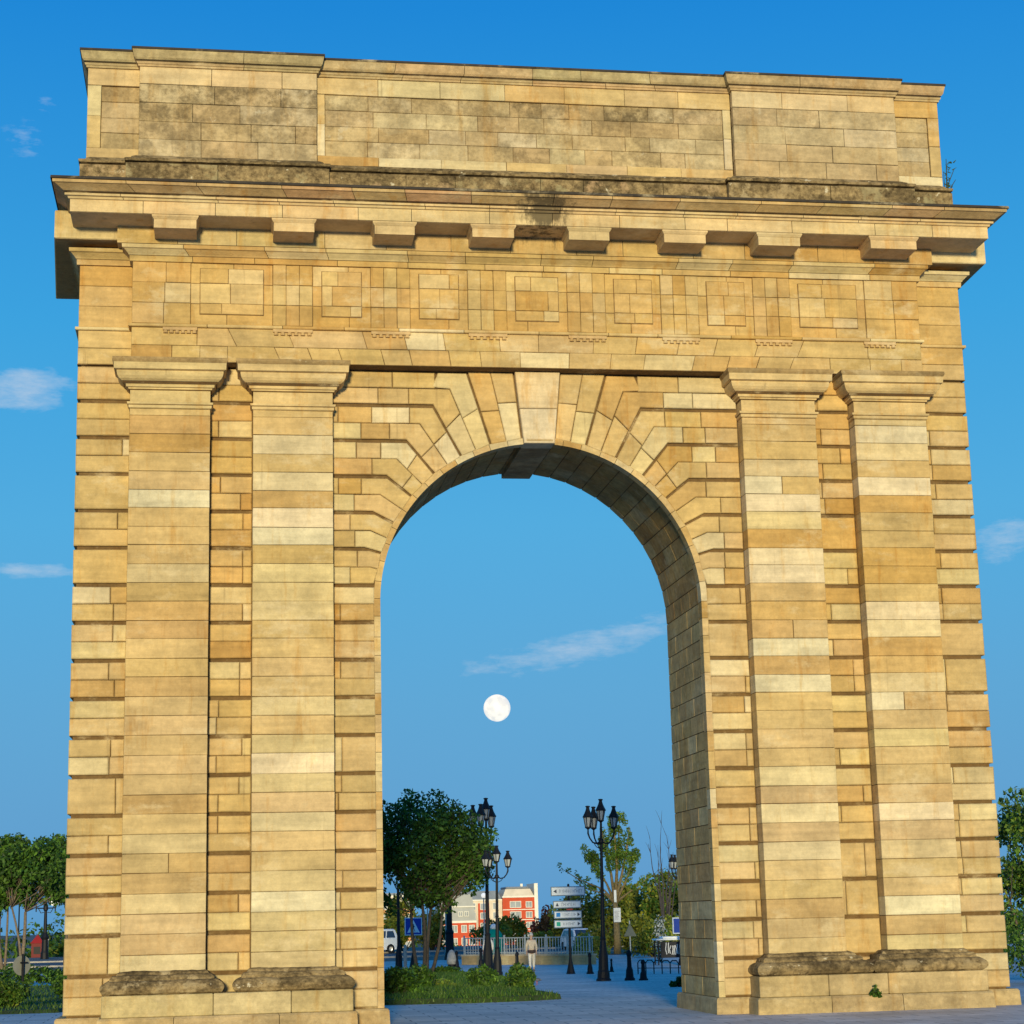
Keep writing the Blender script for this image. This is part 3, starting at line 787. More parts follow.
# ------------------------------------------------------------------ plants
def leaf_mesh(name, cents, rads, count, size, pal, parent=None, mat=None, squash=1.0, up=.35):
    """count leaf-sized faces scattered through overlapping clumps"""
    cents = np.array(cents, float); rads = np.array(rads, float)
    if rads.ndim == 1: rads = np.stack([rads, rads, rads * squash], 1)
    wgt = rads.prod(1) ** .8; idx = nrnd.choice(len(cents), count, p=wgt / wgt.sum())
    d = nrnd.normal(size=(count, 3)); d /= np.linalg.norm(d, axis=1)[:, None]
    rr = nrnd.uniform(.35, 1.08, count) ** .6
    p = cents[idx] + d * rads[idx] * rr[:, None]
    nrm = nrnd.normal(size=(count, 3)) + d * .6; nrm[:, 2] += up; nrm /= np.linalg.norm(nrm, axis=1)[:, None]
    a = np.cross(nrm, nrnd.normal(size=(count, 3))); a /= np.linalg.norm(a, axis=1)[:, None] + 1e-9
    b = np.cross(nrm, a); s = size * nrnd.uniform(.55, 1.3, count)[:, None]
    vs = np.stack([p - a * s, p - b * s * .55 + nrm * s * .12, p + a * s, p + b * s * .55 + nrm * s * .12], 1).reshape(-1, 3)
    me = bpy.data.meshes.new(name)
    me.from_pydata(vs.tolist(), [], np.arange(count * 4).reshape(-1, 4).tolist())
    pal = np.array(pal, float); clump = nrnd.uniform(.75, 1.3, len(cents))
    c = pal[nrnd.integers(0, len(pal), count)] * nrnd.uniform(.75, 1.25, count)[:, None] * clump[idx][:, None]
    col = np.concatenate([np.repeat(c, 4, 0), np.zeros((count * 4, 1))], 1)
    at = me.color_attributes.new('tint', 'FLOAT_COLOR', 'CORNER'); at.data.foreach_set('color', col.ravel().astype(np.float32))
    me.materials.append(mat or LEAF); me.update()
    o = bpy.data.objects.new(name, me); COL.objects.link(o)
    if parent: o.parent = parent
    return o
DARK = [(.036, .085, .011), (.055, .125, .015), (.08, .165, .02), (.028, .064, .011), (.105, .20, .025)]
OLIVE = [(.20, .215, .024), (.26, .26, .032), (.16, .185, .02), (.10, .14, .018)]
BRIGHT = [(.14, .21, .03), (.20, .26, .035), (.09, .16, .022)]
PLUM = [(.11, .035, .028), (.15, .05, .035), (.07, .025, .022)]

def limb(mb, p0, p1, r0, r1, bend=.12, n=6, col=(.09, .07, .05, 0)):
    p0, p1 = Vector(p0), Vector(p1); L = (p1 - p0).length
    off = Vector((rnd.uniform(-1, 1), rnd.uniform(-1, 1), rnd.uniform(-.3, .3))) * L * bend
    pts = [p0.lerp(p1, t) + off * math.sin(math.pi * t) for t in (0, .25, .5, .75, 1)]
    mb.tube(pts, [r0 + (r1 - r0) * t for t in (0, .25, .5, .75, 1)], n, col)
    return pts
def tree(label, cat, loc, stems, clumps, count, size, pal, bark=(.09, .07, .05, 0), group=None, twig=True, name='tree', squash=.85):
    """stems: (foot offset, fork point, radius); limbs run from the fork to the clumps"""
    o = empty(name, label, cat, group, loc)
    mb = MB(); forks = []
    for (fx, fy), top, r in stems:
        pts = limb(mb, (fx, fy, -.1), top, r, r * .6, .05, 8, bark); forks.append((Vector(top), r * .6))
    for c, rad in clumps:
        c = Vector(c); f, r = min(forks, key=lambda q: (q[0] - c).length + rnd.uniform(0, .6))
        limb(mb, f, c, r * .55, .012, .10, 5, bark)
        if twig:
            for q in range(2): limb(mb, f.lerp(c, rnd.uniform(.4, .8)), c + Vector((rnd.uniform(-1, 1), rnd.uniform(-1, 1), rnd.uniform(-.6, .8))) * rad * .8, r * .22, .008, .1, 4, bark)
    mb.build('trunk', BARK, o, smooth=True)
    leaf_mesh('crown', [c for c, _ in clumps], [r for _, r in clumps], count, size, pal, o, squash=squash)
    return o
def dome_clumps(cx, cy, cz, rx, ry, rz, n, r):
    out = []
    for i in range(n):
        d = Vector((rnd.gauss(0, 1), rnd.gauss(0, 1), rnd.gauss(0, 1))).normalized(); k = rnd.uniform(.55, 1.0)
        out.append(((cx + d.x * rx * k, cy + d.y * ry * k, cz + d.z * rz * k), r * rnd.uniform(.7, 1.3)))
    return out
# the many stemmed tree behind the opening
tree('dark green many stemmed tree growing on the lawn seen through the arch', 'tree', (2.6, 45.9, gz(45.9)),
     [((-.16, 0), (-.45, .2, 2.6), .085), ((-.03, .1), (-.05, -.3, 2.9), .09), ((.12, -.05), (.35, .3, 2.7), .09), ((.22, .1), (.75, -.1, 2.5), .08)],
     dome_clumps(.15, 0, 4.95, 2.5, 2.4, 2.15, 60, .66) + dome_clumps(1.25, 0, 5.2, 1.3, 1.6, 1.2, 16, .6) + dome_clumps(-1.2, 0, 5.6, 1.4, 1.6, 1.3, 12, .6) + [((2.3, 0, 4.6), .5), ((2.75, 0, 5.55), .42), ((-1.6, 0, 2.9), .6), ((-2.0, 0, 3.2), .7), ((.9, 0, 2.9), .5), ((-.4, 0, 7.0), .6), ((.6, .2, 7.05), .5), ((1.9, 0, 6.15), .55), ((2.4, .2, 5.7), .5), ((2.2, -.2, 5.1), .6), ((1.3, 0, 6.6), .55), ((1.9, .3, 4.2), .55)],
     20000, .10, DARK)
# avenue trees beyond the left side
for i, (x, y, lab, cl, hgt) in enumerate([(-18.6, 92.4, 'dark green avenue tree with pale slender trunk nearest the picture edge', -.4, 8.7), (-17.5, 91.6, 'dark green avenue tree between the edge tree and the ornate lamp', .9, 8.9), (-15.9, 106, 'avenue tree with thin dark leaning trunk close beside the arch flank', .2, 9.2)]):
    tree(lab, 'tree', (x, y, -.94), [((0, 0), (rnd.uniform(-.3, .3), .2, 3.6), .14), ((.1, 0), (rnd.uniform(-.9, .9), 0, 3.9), .09)],
         dome_clumps(cl, 0, 6.1 if i < 2 else 7.0, 2.5, 2.5, 2.2 if i < 2 else 1.6, 38, .75), 8500, .15, DARK, (.16, .12, .08, 0), 'avenue trees behind the hedge')
# the tree to the right
tree('leafy green tree standing behind the dark hedge at the right end', 'tree', (27.6, 44.5, gz(44.5)),
     [((0, 0), (-.1, .2, 2.6), .16), ((-.5, .2), (-.9, 0, 2.4), .07)], dome_clumps(.3, 0, 4.6, 1.75, 1.8, 2.4, 34, .62) + [((-1.2, 0, 2.0), .6), ((-1.0, 0, 1.4), .6)], 8000, .11, DARK + BRIGHT[:2])
# pollard with shoots along its limbs
po = empty('pollard_tree', 'tall pale green pollarded tree with notices fixed to its thick trunk', 'tree', None, (20.7, 96, -.94))
mb = MB(); bk = (.20, .15, .07, 0)
mb.tube([(0, 0, -.1), (.0, 0, 1.6), (-.05, 0, 3.6)], [.27, .22, .17], 10, bk)
cl = []
for (x, z, x2, z2, r) in ((-.3, 5.2, -.9, 8.0, .12), (.15, 5.6, .0, 8.7, .13), (.4, 5.0, 1.0, 8.3, .12), (-.6, 4.6, -1.9, 6.9, .09), (.7, 4.6, 1.5, 6.6, .09), (-.8, 4.2, -3.6, 5.6, .07), (-.7, 3.9, -2.6, 4.6, .06), (.9, 4.0, 2.2, 5.0, .06), (.1, 4.8, .45, 9.0, .10)):
    yq = rnd.uniform(-.5, .5)
    mb.tube([(-.05, 0, 3.3), (x, yq * .5, z), (x * .4 + x2 * .6, yq, (z + z2) / 2), (x2, yq * 1.4, z2)], [.13, r * .75, r * .55, r * .2], 7, bk)
    for t in np.linspace(.2, 1.0, 13):
        cl.append(((x + (x2 - x) * t + rnd.uniform(-.25, .25), yq + rnd.uniform(-.3, .3), z + (z2 - z) * t + rnd.uniform(-.2, .3)), rnd.uniform(.14, .30) * (1.0 if r > .08 else .55)))
mb.build('trunk', BARK, po, smooth=True)
leaf_mesh('crown', [c for c, _ in cl], [r * 1.35 for _, r in cl], 7500, .09, BRIGHT + [(.11, .22, .025), (.09, .18, .02)], po)
# bare thin tree
bt = empty('bare_tree', 'thin leafless tree with upright twigs behind the bushes near the stone jamb', 'tree', None, (27.3, 110, -.94)); mb = MB()
for (x, z) in ((-.9, 8.0), (-.1, 9.1), (.2, 8.2), (.7, 7.0), (-.5, 6.6), (.35, 6.2), (1.0, 5.6)):
    limb(mb, (0, 0, 0), (x * .5, rnd.uniform(-.4, .4), z * .5), .12, .06, .05, 6, (.05, .045, .05, 0)); q = limb(mb, (x * .5, 0, z * .5), (x, rnd.uniform(-.5, .5), z), .055, .012, .06, 5, (.05, .045, .05, 0))
    for k in range(5):
        p = q[rnd.randrange(1, 5)]; limb(mb, p, p + Vector((rnd.uniform(-.4, .4), rnd.uniform(-.3, .3), rnd.uniform(.5, 1.2))), .02, .006, .05, 4, (.05, .045, .05, 0))
mb.build('trunk', BARK, bt)
# bushes along the river bank
def bush(label, x, y, rx, rz, count, size, pal, group=None, name='bush', z=None, n=14, ry=None):
    z = gz(y) if z is None else z
    o = empty(name, label, 'bush', group, (x, y, z)); ry = ry or rx
    cl = []
    for i in range(n):
        t = rnd.uniform(0, 2 * math.pi); k = rnd.uniform(.1, .8)
        hz = rz * (1 - .55 * k * k) * rnd.uniform(.35, .92)
        cl.append(((math.cos(t) * rx * k, math.sin(t) * ry * k, hz), (rx * .36 * rnd.uniform(.8, 1.2), ry * .36, rz * .30)))
    mb = MB()
    for c, r in cl: limb(mb, (c[0] * .2, c[1] * .2, -.05), c, .02 + rz * .008, .006, .08, 4, (.06, .05, .035, 0))
    mb.build('stem', BARK, o)
    leaf_mesh('foliage', [c for c, _ in cl], [r for _, r in cl], count, size, pal, o)
    return o
g = 'bushes along the river bank'
bush('broad yellow green bush behind the direction sign pole', 24.2, 128, 2.6, 3.9, 2600, .20, OLIVE, g)
bush('tall yellow green bush between the big lamp and the pollard', 26.6, 126, 2.4, 4.8, 2800, .20, OLIVE + BRIGHT[:1], g)
bush('rounded olive bush directly behind the pollard trunk', 29.3, 130, 2.8, 5.0, 2800, .20, OLIVE, g)
bush('highest olive bush at the foot of the bare tree', 30.0, 120, 2.5, 6.0, 3200, .20, OLIVE + DARK[1:3], g)
bush('green bush pressed against the stone jamb behind the white roofed stand', 30.0, 108, 2.6, 5.6, 3000, .19, OLIVE + DARK[1:3], g)
bush('low olive bush below the triangular sign', 20.6, 84, 1.6, 1.9, 1600, .13, OLIVE + DARK[1:2], g)
bush('small grass green bush at the foot of the big lamp', 16.0, 82, 1.5, 1.3, 1200, .11, OLIVE + BRIGHT, g)
bush('low bush at the foot of the pollard trunk on the lamp side', 19.6, 97, 1.5, 1.9, 1700, .14, OLIVE, g)
bush('low bush at the foot of the pollard trunk on the jamb side', 22.6, 98, 1.6, 2.2, 1800, .14, OLIVE, g)
bush('wide low bush between the triangular sign and the white blossoms', 22.6, 88, 1.9, 2.1, 1900, .14, OLIVE + BRIGHT[:1], g)
bush('plum red bush beside the red building', 26.4, 160, 1.7, 4.2, 1800, .20, PLUM, 'plum red bushes', n=12)
bush('plum red bush hidden partly by the direction sign', 28.6, 162, 1.8, 4.4, 1800, .20, PLUM, 'plum red bushes', n=12)
bush('brownish plum bush low behind the railing', 25.0, 150, 1.3, 2.6, 1500, .18, [(.06, .035, .02), (.08, .045, .02), (.04, .035, .015)], 'plum red bushes', n=12)
bush('yellow olive bush behind the white van', 9.3, 128, 1.9, 3.9, 2200, .19, OLIVE + BRIGHT[:1], g)
bush('olive bush behind the blue crossing sign', 11.6, 126, 1.7, 2.9, 1800, .18, OLIVE, g)
bush('low olive bush behind the dark post', 15.4, 120, 1.8, 2.1, 1500, .17, OLIVE + DARK[1:3], g)
bush('olive bush below the far grey building', 17.8, 124, 1.7, 2.6, 1700, .17, OLIVE + DARK[1:2], g)
bush('dark olive bush in front of the red building', 20.3, 126, 1.6, 1.3, 1500, .17, DARK + OLIVE, g)
bush('white blossoming shrub above the white roofed stand', 18.2, 72, .8, 2.2, 500, .09, [(.55, .55, .45), (.6, .6, .55), (.06, .09, .02)], None, n=9)

# the far bank: a belt of trees that reads as one mass
cl = []; rd = []
for i in range(230):
    x = rnd.uniform(-95, 190); hh = rnd.uniform(3.2, 6.4) * (2.0 if x < -8 or x > 64 else 1)
    for q in range(3): cl.append((x + rnd.uniform(-1.5, 1.5), rnd.uniform(232, 244), -7 + hh * rnd.uniform(.25, .8))); rd.append((rnd.uniform(1.2, 2.2), 1.6, hh * .24))
for i in range(60):
    x = rnd.uniform(-62, -12); y = rnd.uniform(160, 170); hh = rnd.uniform(1.6, 3.2)
    for q in range(2): cl.append((x, y, gz(y) + hh * rnd.uniform(.2, .9))); rd.append((1.5, 1.2, hh * .3))
ft = leaf_mesh('distant_trees', cl, rd, 42000, .42, DARK + OLIVE[2:])
tag(ft, 'belt of low dark trees along the far river bank', 'trees', kind='stuff')
wj = empty('weed', 'dark green weed growing from a joint in the pale stone socle under paired pilasters', 'weed', None, (5.25, -.66, .262))
leaf_mesh('leaf_tuft', [(0, 0, .04), (.06, -.02, .0), (-.05, -.01, .02), (0, .0, .13)], [.07, .05, .05, .04], 160, .03, DARK, wj)
mb = MB(); mb.tube([(0, .03, -.01), (.01, .0, .06), (0, .0, .16)], [.008, .006, .003], 5, (.05, .05, .03, 0)); mb.build('stem', BARK, wj)
# the lawn under the tree
lawn_out = [(-4.2, 7.9), (-2.4, 7.35), (-.5, 7.0), (.7, 7.15), (1.45, 7.6), (1.0, 8.3), (1.3, 10.5), (1.8, 13), (2.3, 18), (3.4, 27), (5.0, 42), (5.6, 50), (4.4, 58), (1.0, 60), (-3.0, 52), (-5, 30), (-5, 12)]
def lawn(name, outl, dz):
    mb = MB(); n = len(outl); r1 = offset2(outl, .14) if area(outl) > 0 else outl
    cx = sum(p[0] for p in outl) / n; cy = sum(p[1] for p in outl) / n
    rings = []
    for k, h in ((1.0, -.02), (.992, .10), (.80, .17), (.5, .22), (.2, .24)):
        rings.append([(cx + (x - cx) * k, cy + (y - cy) * k, gz(cy + (y - cy) * k) + h * dz) for x, y in outl])
    vs = [p for r in rings for p in r]; fs = []
    for r in range(len(rings) - 1):
        for i in range(n):
            j = (i + 1) % n; fs.append((r * n + i, r * n + j, r * n + n + j, r * n + n + i))
    fs.append(tuple(range((len(rings) - 1) * n, len(rings) * n)))
    mb.add(vs, fs); o = mb.build(name, SOIL); o['kind'] = 'structure'; return cx, cy
lc = lawn('lawn', lawn_out, 1.0)
def inside(p, poly):
    c = False; n = len(poly)
    for i in range(n):
        (x0, y0), (x1, y1) = poly[i], poly[i - 1]
        if (y0 > p[1]) != (y1 > p[1]) and p[0] < (x1 - x0) * (p[1] - y0) / (y1 - y0 + 1e-12) + x0: c = not c
    return c
def mound(pt, poly):
    n = len(poly); cx = sum(q[0] for q in poly) / n; cy = sum(q[1] for q in poly) / n; lo, hi = 0.02, 1.0
    for i in range(9):
        k = (lo + hi) / 2
        if inside((cx + (pt[0] - cx) / k, cy + (pt[1] - cy) / k), poly): hi = k
        else: lo = k
    return float(np.interp(hi, [.0, .2, .5, .8, .992, 1.0], [.24, .24, .22, .17, .10, .0]))
def grass(name, polys, count, h, pal):
    mb = MB()
    for poly, share, dzs in polys:
        xs = [p[0] for p in poly]; ys = [p[1] for p in poly]; m = 0
        while m < count * share:
            # more blades near the camera, where single blades show
            y = min(ys) + (max(ys) - min(ys)) * rnd.random() ** 1.7; x = rnd.uniform(min(xs), max(xs))
            if not inside((x, y), poly): continue
            m += 1; z = gz(y) + mound((x, y), poly) * dzs - .01; hh = h * rnd.uniform(.5, 1.4); a = rnd.uniform(0, 6.28); w = .018
            dx, dy = math.cos(a) * w, math.sin(a) * w; lx, ly = rnd.uniform(-.06, .06), rnd.uniform(-.06, .06)
            c = rnd.choice(pal); f = rnd.uniform(.7, 1.3)
            mb.add([(x - dx, y - dy, z), (x + dx, y + dy, z), (x + lx, y + ly, z + hh)], [(0, 1, 2)], (c[0] * f, c[1] * f, c[2] * f, 0))
    o = mb.build(name, LEAF); tag(o, 'short bright green grass on the lawns beside the arch', 'grass', kind='stuff'); return o
lawn_l = [(-30, 9.6), (-8.6, 9.0), (-8.4, 16), (-9.0, 34), (-12.2, 56), (-30, 58)]
lawn('lawn', lawn_l, .7)
grass('grass', [(lawn_out, .6, 1.0), (lawn_l, .4, .7)], 52000, .085, [(.05, .115, .016), (.075, .15, .02), (.035, .085, .014), (.10, .16, .03)])
g = 'shrubs planted on the lawn'
bush('big dark shrub at the near lawn corner beside the pier', -1.75, 9.6, .62, .62, 2400, .055, DARK, g)
bush('dark shrub behind the big corner shrub', -1.0, 12.6, .62, .66, 2200, .055, DARK, g)
bush('low yellow green tufted shrub at the foot of the tree', -.25, 14.6, .42, .34, 1200, .05, BRIGHT + OLIVE[:1], g)
bush('dark dense shrub in the middle of the row near the lawn tip', .62, 13.2, .48, .60, 2000, .05, DARK, g)
bush('leafy mid green shrub closest to the lawn tip', 1.12, 11.6, .44, .58, 2000, .05, DARK + BRIGHT[:1], g)
bush('green shrub behind the one at the lawn tip', 1.5, 13.4, .45, .58, 1800, .05, DARK + BRIGHT[:1], g)
bush('low dark shrub line at the back of the lawn', 3.6, 47.5, 1.1, .42, 1500, .07, DARK, g, ry=.6)
bush('low dark ground cover plant at the pointed lawn tip', .95, 7.75, .38, .10, 700, .04, DARK[:2] + [(.03, .035, .015)], None, n=10, ry=.25)
bush('small dark plant at the foot of the stone jamb', 5.82, 15.6, .22, .26, 500, .045, DARK[:2], None, n=8)
g = 'shrubs on the side lawn'
bush('bright leafy shrub at the front edge of the side lawn', -9.8, 11.2, .45, .62, 1500, .055, DARK + BRIGHT, g)
bush('dark shrub beside the arch flank on the side lawn', -9.1, 20.0, .7, .8, 2000, .07, DARK, g)
bush('green shrub around the post of the round sign', -10.7, 17.0, .55, .6, 1500, .06, DARK + BRIGHT[:1], g)
def hedge(label, x0, x1, y, d, h, count, size, z):
    o = empty('hedge', label, 'hedge', None, ((x0 + x1) / 2, y, z)); cl = []; rd = []
    n = int((x1 - x0) / (h * .6)) + 1
    for i in range(n):
        for q in range(3):
            cl.append((x0 + (x1 - x0) * (i + .5) / n - (x0 + x1) / 2 + rnd.uniform(-.1, .1), rnd.uniform(-d, d), h * rnd.uniform(.3, .72))); rd.append((h * .42, d * .7, h * .33))
    leaf_mesh('foliage', cl, rd, count, size, DARK, o)
hedge('clipped dark green hedge across the back of the side lawn', -19, -11.6, 58.6, .6, 1.15, 5000, .09, gz(58.6))
hedge('dark green hedge beyond the right flank of the arch', 8.6, 17, 8.6, .5, 1.0, 7000, .05, gz(8.6))
hedge('low dark hedge on the pavement behind the right hand hedge', 20, 29, 40, .7, 1.5, 3500, .09, gz(40))
for i, (x, y, r, lab) in enumerate([(.98, 8.62, .10, 'pale stone lying by the lawn tip'), (1.22, 8.15, .12, 'larger pale flat stone lying by the lawn tip')]):
    mb = MB(); mb.lathe([(r * .5, -.01), (r, .02), (r * .85, r * .45), (r * .35, r * .62)], 7, (0, 0, 0), sx=1.3, sy=.8, rot=i)
    o = mb.build('stone', LIMEKERB, loc=(x, y, gz(y) + .004)); tag(o, lab, 'stone', 'pale stones by the lawn')

# ------------------------------------------------------------------ street furniture
def lamp_proto():
    o = empty('street_lamp')
    mb = MB()
    mb.lathe([(.24, 0), (.24, .05), (.20, .09), (.19, .28), (.165, .34), (.15, .75), (.12, .95), (.085, 1.25), (.10, 1.30), (.07, 1.36), (.058, 2.6), (.07, 2.64), (.055, 2.68), (.045, 4.25), (.08, 4.30), (.08, 4.38), (.045, 4.42), (.035, 4.95)], 12)
    mb.build('pole', IRON, o, smooth=False)
    def lantern(x, y, z):
        gl = MB(); gl.lathe([(.07, z + .03), (.130, z + .33)], 6); g_ = gl.build('lantern', GLASSY, o, loc=(x, y, 0))
        fr = MB()
        fr.lathe([(.02, z - .06), (.07, z - .02), (.10, z), (.10, z + .03)], 6)
        for k in range(6):
            t = math.pi / 3 * k
            fr.tube([(.08 * math.cos(t), .08 * math.sin(t), z + .02), (.14 * math.cos(t), .14 * math.sin(t), z + .335)], .013, 4)
        fr.build('lantern_frame', IRON, g_)
        rf = MB(); rf.lathe([(.165, z + .32), (.175, z + .345), (.155, z + .37), (.09, z + .50), (.062, z + .58), (.05, z + .64), (.075, z + .66), (.075, z + .69), (.02, z + .70)], 6)
        rf.build('lantern_roof', IRON, g_)
    lantern(0, 0, 4.98)
    for deg in (4, 184, 112):
        t = R(deg); c, s = math.cos(t), math.sin(t)
        ar_ = MB(); ar_.tube([(.03 * c, .03 * s, 4.34), (.14 * c, .14 * s, 4.26), (.28 * c, .28 * s, 4.30), (.38 * c, .38 * s, 4.44), (.43 * c, .43 * s, 4.58), (.43 * c, .43 * s, 4.72)], [.03, .028, .026, .024, .03, .022], 6)
        ar_.tube([(.04 * c, .04 * s, 4.10), (.16 * c, .16 * s, 4.16), (.24 * c, .24 * s, 4.28)], .014, 5)
        ar_.build('arm', IRON, o); lantern(.43 * c, .43 * s, 4.76)
    return o
lp = lamp_proto()
for i, (x, y, sc, rz, lab) in enumerate([
        (6.36, 28.1, .985, 0, 'tall black lamp post with four lanterns standing alone on the open paving'),
        (5.68, 49.6, 1.30, 55, 'black lamp post whose lanterns rise just above the dark tree crown'),
        (4.66, 39.6, .85, 10, 'shorter black lamp post at the edge of the dark tree, lanterns below its crown'),
        (17.45, 64.0, 1.0, 0, 'black lamp post half hidden behind the stone jamb')]):
    o = lp if i == 0 else copy_tree(lp)
    o.location = (x, y, gz(y)); o.scale = (sc, sc, sc); o.rotation_euler.z = R(rz)
    if i == 0: o.rotation_euler.y = R(.9)
    if i == 2: o.scale = (sc * 1.22, sc * 1.22, sc)
    tag(o, lab, 'street lamp', 'black lantern lamp posts')
# old lamp with bowl shade
ol = empty('street_lamp', 'ornate dark lamp post with a pale bowl shade under the avenue trees', 'street lamp', None, (-20.2, 140, -.94)); mb = MB()
mb.lathe([(.36, 0), (.34, .5), (.28, .7), (.26, 1.6), (.36, 1.8), (.16, 2.2), (.12, 4.0), (.2, 4.1), (.2, 4.5), (.1, 4.7), (.08, 5.6), (.14, 5.8), (.03, 6.4)], 10); mb.build('pole', IRON, ol)
for s in (-1, 1):
    mb = MB(); mb.tube([(0, 0, 4.25), (s * .5, 0, 4.25), (s * .85, 0, 4.28)], .06, 6); mb.tube([(s * .15, 0, 3.9), (s * .4, 0, 3.85), (s * .6, 0, 4.2)], .035, 5)
    mb.tube([(s * .8, 0, 3.95), (s * .8, 0, 4.7)], .05, 6); mb.build('arm', IRON, ol)
mb = MB(); mb.lathe([(.1, 4.42), (.42, 4.55), (.48, 4.75), (.40, 5.0), (.15, 5.12)], 12, (.72, 0, 0)); mb.build('bowl_shade', GLOBE, ol, smooth=True)
def globe_lamp(x, y, z, r, lab, col=IRON):
    o = empty('globe_lamp', lab, 'street lamp', 'white globe lamps', (x, y, gz(y))); h = z - gz(y)
    mb = MB(); mb.lathe([(.12, 0), (.1, .5), (.055, .6), (.045, h - r), (.09, h - r + .02), (.09, h - r + .08)], 8); mb.build('pole', col, o)
    mb = MB(); mb.lathe([(r * math.sin(math.pi * k / 8) + .002, h - r * math.cos(math.pi * k / 8)) for k in range(9)], 12); mb.build('globe', GLOBE, o, smooth=True)
globe_lamp(-19.45, 110, 3.75, .25, 'single globe lamp against the nearest avenue tree trunk')
globe_lamp(9.55, 110, 3.45, .19, 'globe lamp above the blue crossing sign', GREY_RAIL)
globe_lamp(10.65, 108, 2.50, .16, 'lowest globe lamp seen between the tree stems', GREY_RAIL)
globe_lamp(13.7, 110, 3.2, .19, 'globe lamp beside the far grey building', GREY_RAIL)
globe_lamp(13.45, 106, 4.6, .19, 'highest globe lamp between the two darker lamp posts', GREY_RAIL)
def post(name, lab, cat, x, y, prof, mat=IRON, group=None, n=12):
    o = empty(name, lab, cat, group, (x, y, gz(y)))
    k = len(prof) * 2 // 5 or 1
    mb = MB(); mb.lathe(prof[:k + 1], n); mb.build('base', mat, o); mb = MB(); mb.lathe(prof[k:], n); mb.build('shaft', mat, o); return o
post('column', 'thick black column standing behind the pale rounded block', 'column', 8.94, 91.2, [(.36, 0), (.32, .3), (.27, .5), (.25, 1.6), (.30, 1.7), (.19, 1.9), (.17, 4.0), (.19, 4.1), (.10, 4.22)])
post('pole', 'slim dark pole at the back of the lawn near the pier', 'pole', 4.23, 74.8, [(.2, 0), (.18, .7), (.12, 1.0), (.09, 1.2), (.07, 4.4), (.03, 4.5)])
post('post', 'short pale post beside the slim dark pole', 'post', 4.55, 74.5, [(.10, 0), (.10, .9), (.09, 1.15), (.05, 1.22)], LIMEKERB)
BOL = [(.17, 0), (.17, .06), (.13, .10), (.11, .32), (.075, .42), (.065, .74), (.085, .78), (.085, .84), (.05, .92), (.01, .95)]
bp = None
for i, (x, y, sc, lab) in enumerate([
        (6.98, 71.3, .95, 'black bollard beside the pale rounded block'),
        (8.35, 71.9, 1.05, 'black bollard between the rounded block and the darker lamp posts'),
        (8.85, 62.5, .95, 'black bollard next to the walking person, on the lamp post side'),
        (9.05, 63.6, .95, 'black bollard almost hidden behind the walking person'),
        (9.37, 46.2, .90, 'black bollard with flared foot between the direction sign and the big lamp'),
        (11.2, 50.9, .60, 'smallest black bollard just past the big lamp'),
        (7.06, 27.5, .98, 'taller of the two black bollards beside the big lamp'),
        (7.36, 26.9, .66, 'shorter wide footed bollard of the pair beside the big lamp')]):
    if bp is None:
        bp = empty('bollard'); mb = MB(); mb.lathe(BOL[:4], 12); mb.build('base', IRON, bp); mb = MB(); mb.lathe(BOL[3:], 12); mb.build('shaft', IRON, bp); o = bp
    else: o = copy_tree(bp)
    o.location = (x, y, gz(y)); o.scale = (sc * (1.3 if sc == .66 else 1),) * 2 + (sc,); tag(o, lab, 'bollard', 'black cast iron bollards')
rb_ = empty('stone_block', 'pale rounded stone block with a dark foot beside a black bollard', 'stone block', None, (6.72, 71.4, gz(71.4)))
mb = MB(); mb.lathe([(.22, 0), (.2, .22)], 10); mb.build('foot', IRON, rb_); mb = MB(); mb.lathe([(.27, .2), (.28, .45), (.22, .75), (.12, .9), (.03, .95)], 12, sx=.95); mb.build('top', LIMEKERB, rb_, smooth=True)
# round sign seen from behind
rs = empty('round_sign', 'round traffic sign seen from its grey back on a short dark post', 'sign', None, (-10.37, 19.5, gz(19.5)), R(38))
mb = MB(); mb.tube([(0, 0, -.05), (0, 0, 1.24)], .035, 8); mb.box(-.1, .1, -.05, -.03, 1.0, 1.04); mb.build('post', IRON, rs)
mb = MB(); n = 28
vs = [(.25 * math.cos(2 * math.pi * k / n), .05, .95 + .25 * math.sin(2 * math.pi * k / n)) for k in range(n)] + [(.25 * math.cos(2 * math.pi * k / n), .075, .95 + .25 * math.sin(2 * math.pi * k / n)) for k in range(n)]
mb.add(vs, [tuple(range(n)), tuple(range(2 * n - 1, n - 1, -1))] + [(k, k + n, (k + 1) % n + n, (k + 1) % n) for k in range(n)], (.20, .20, .17, 0)); mb.build('disc', PAINT, rs)
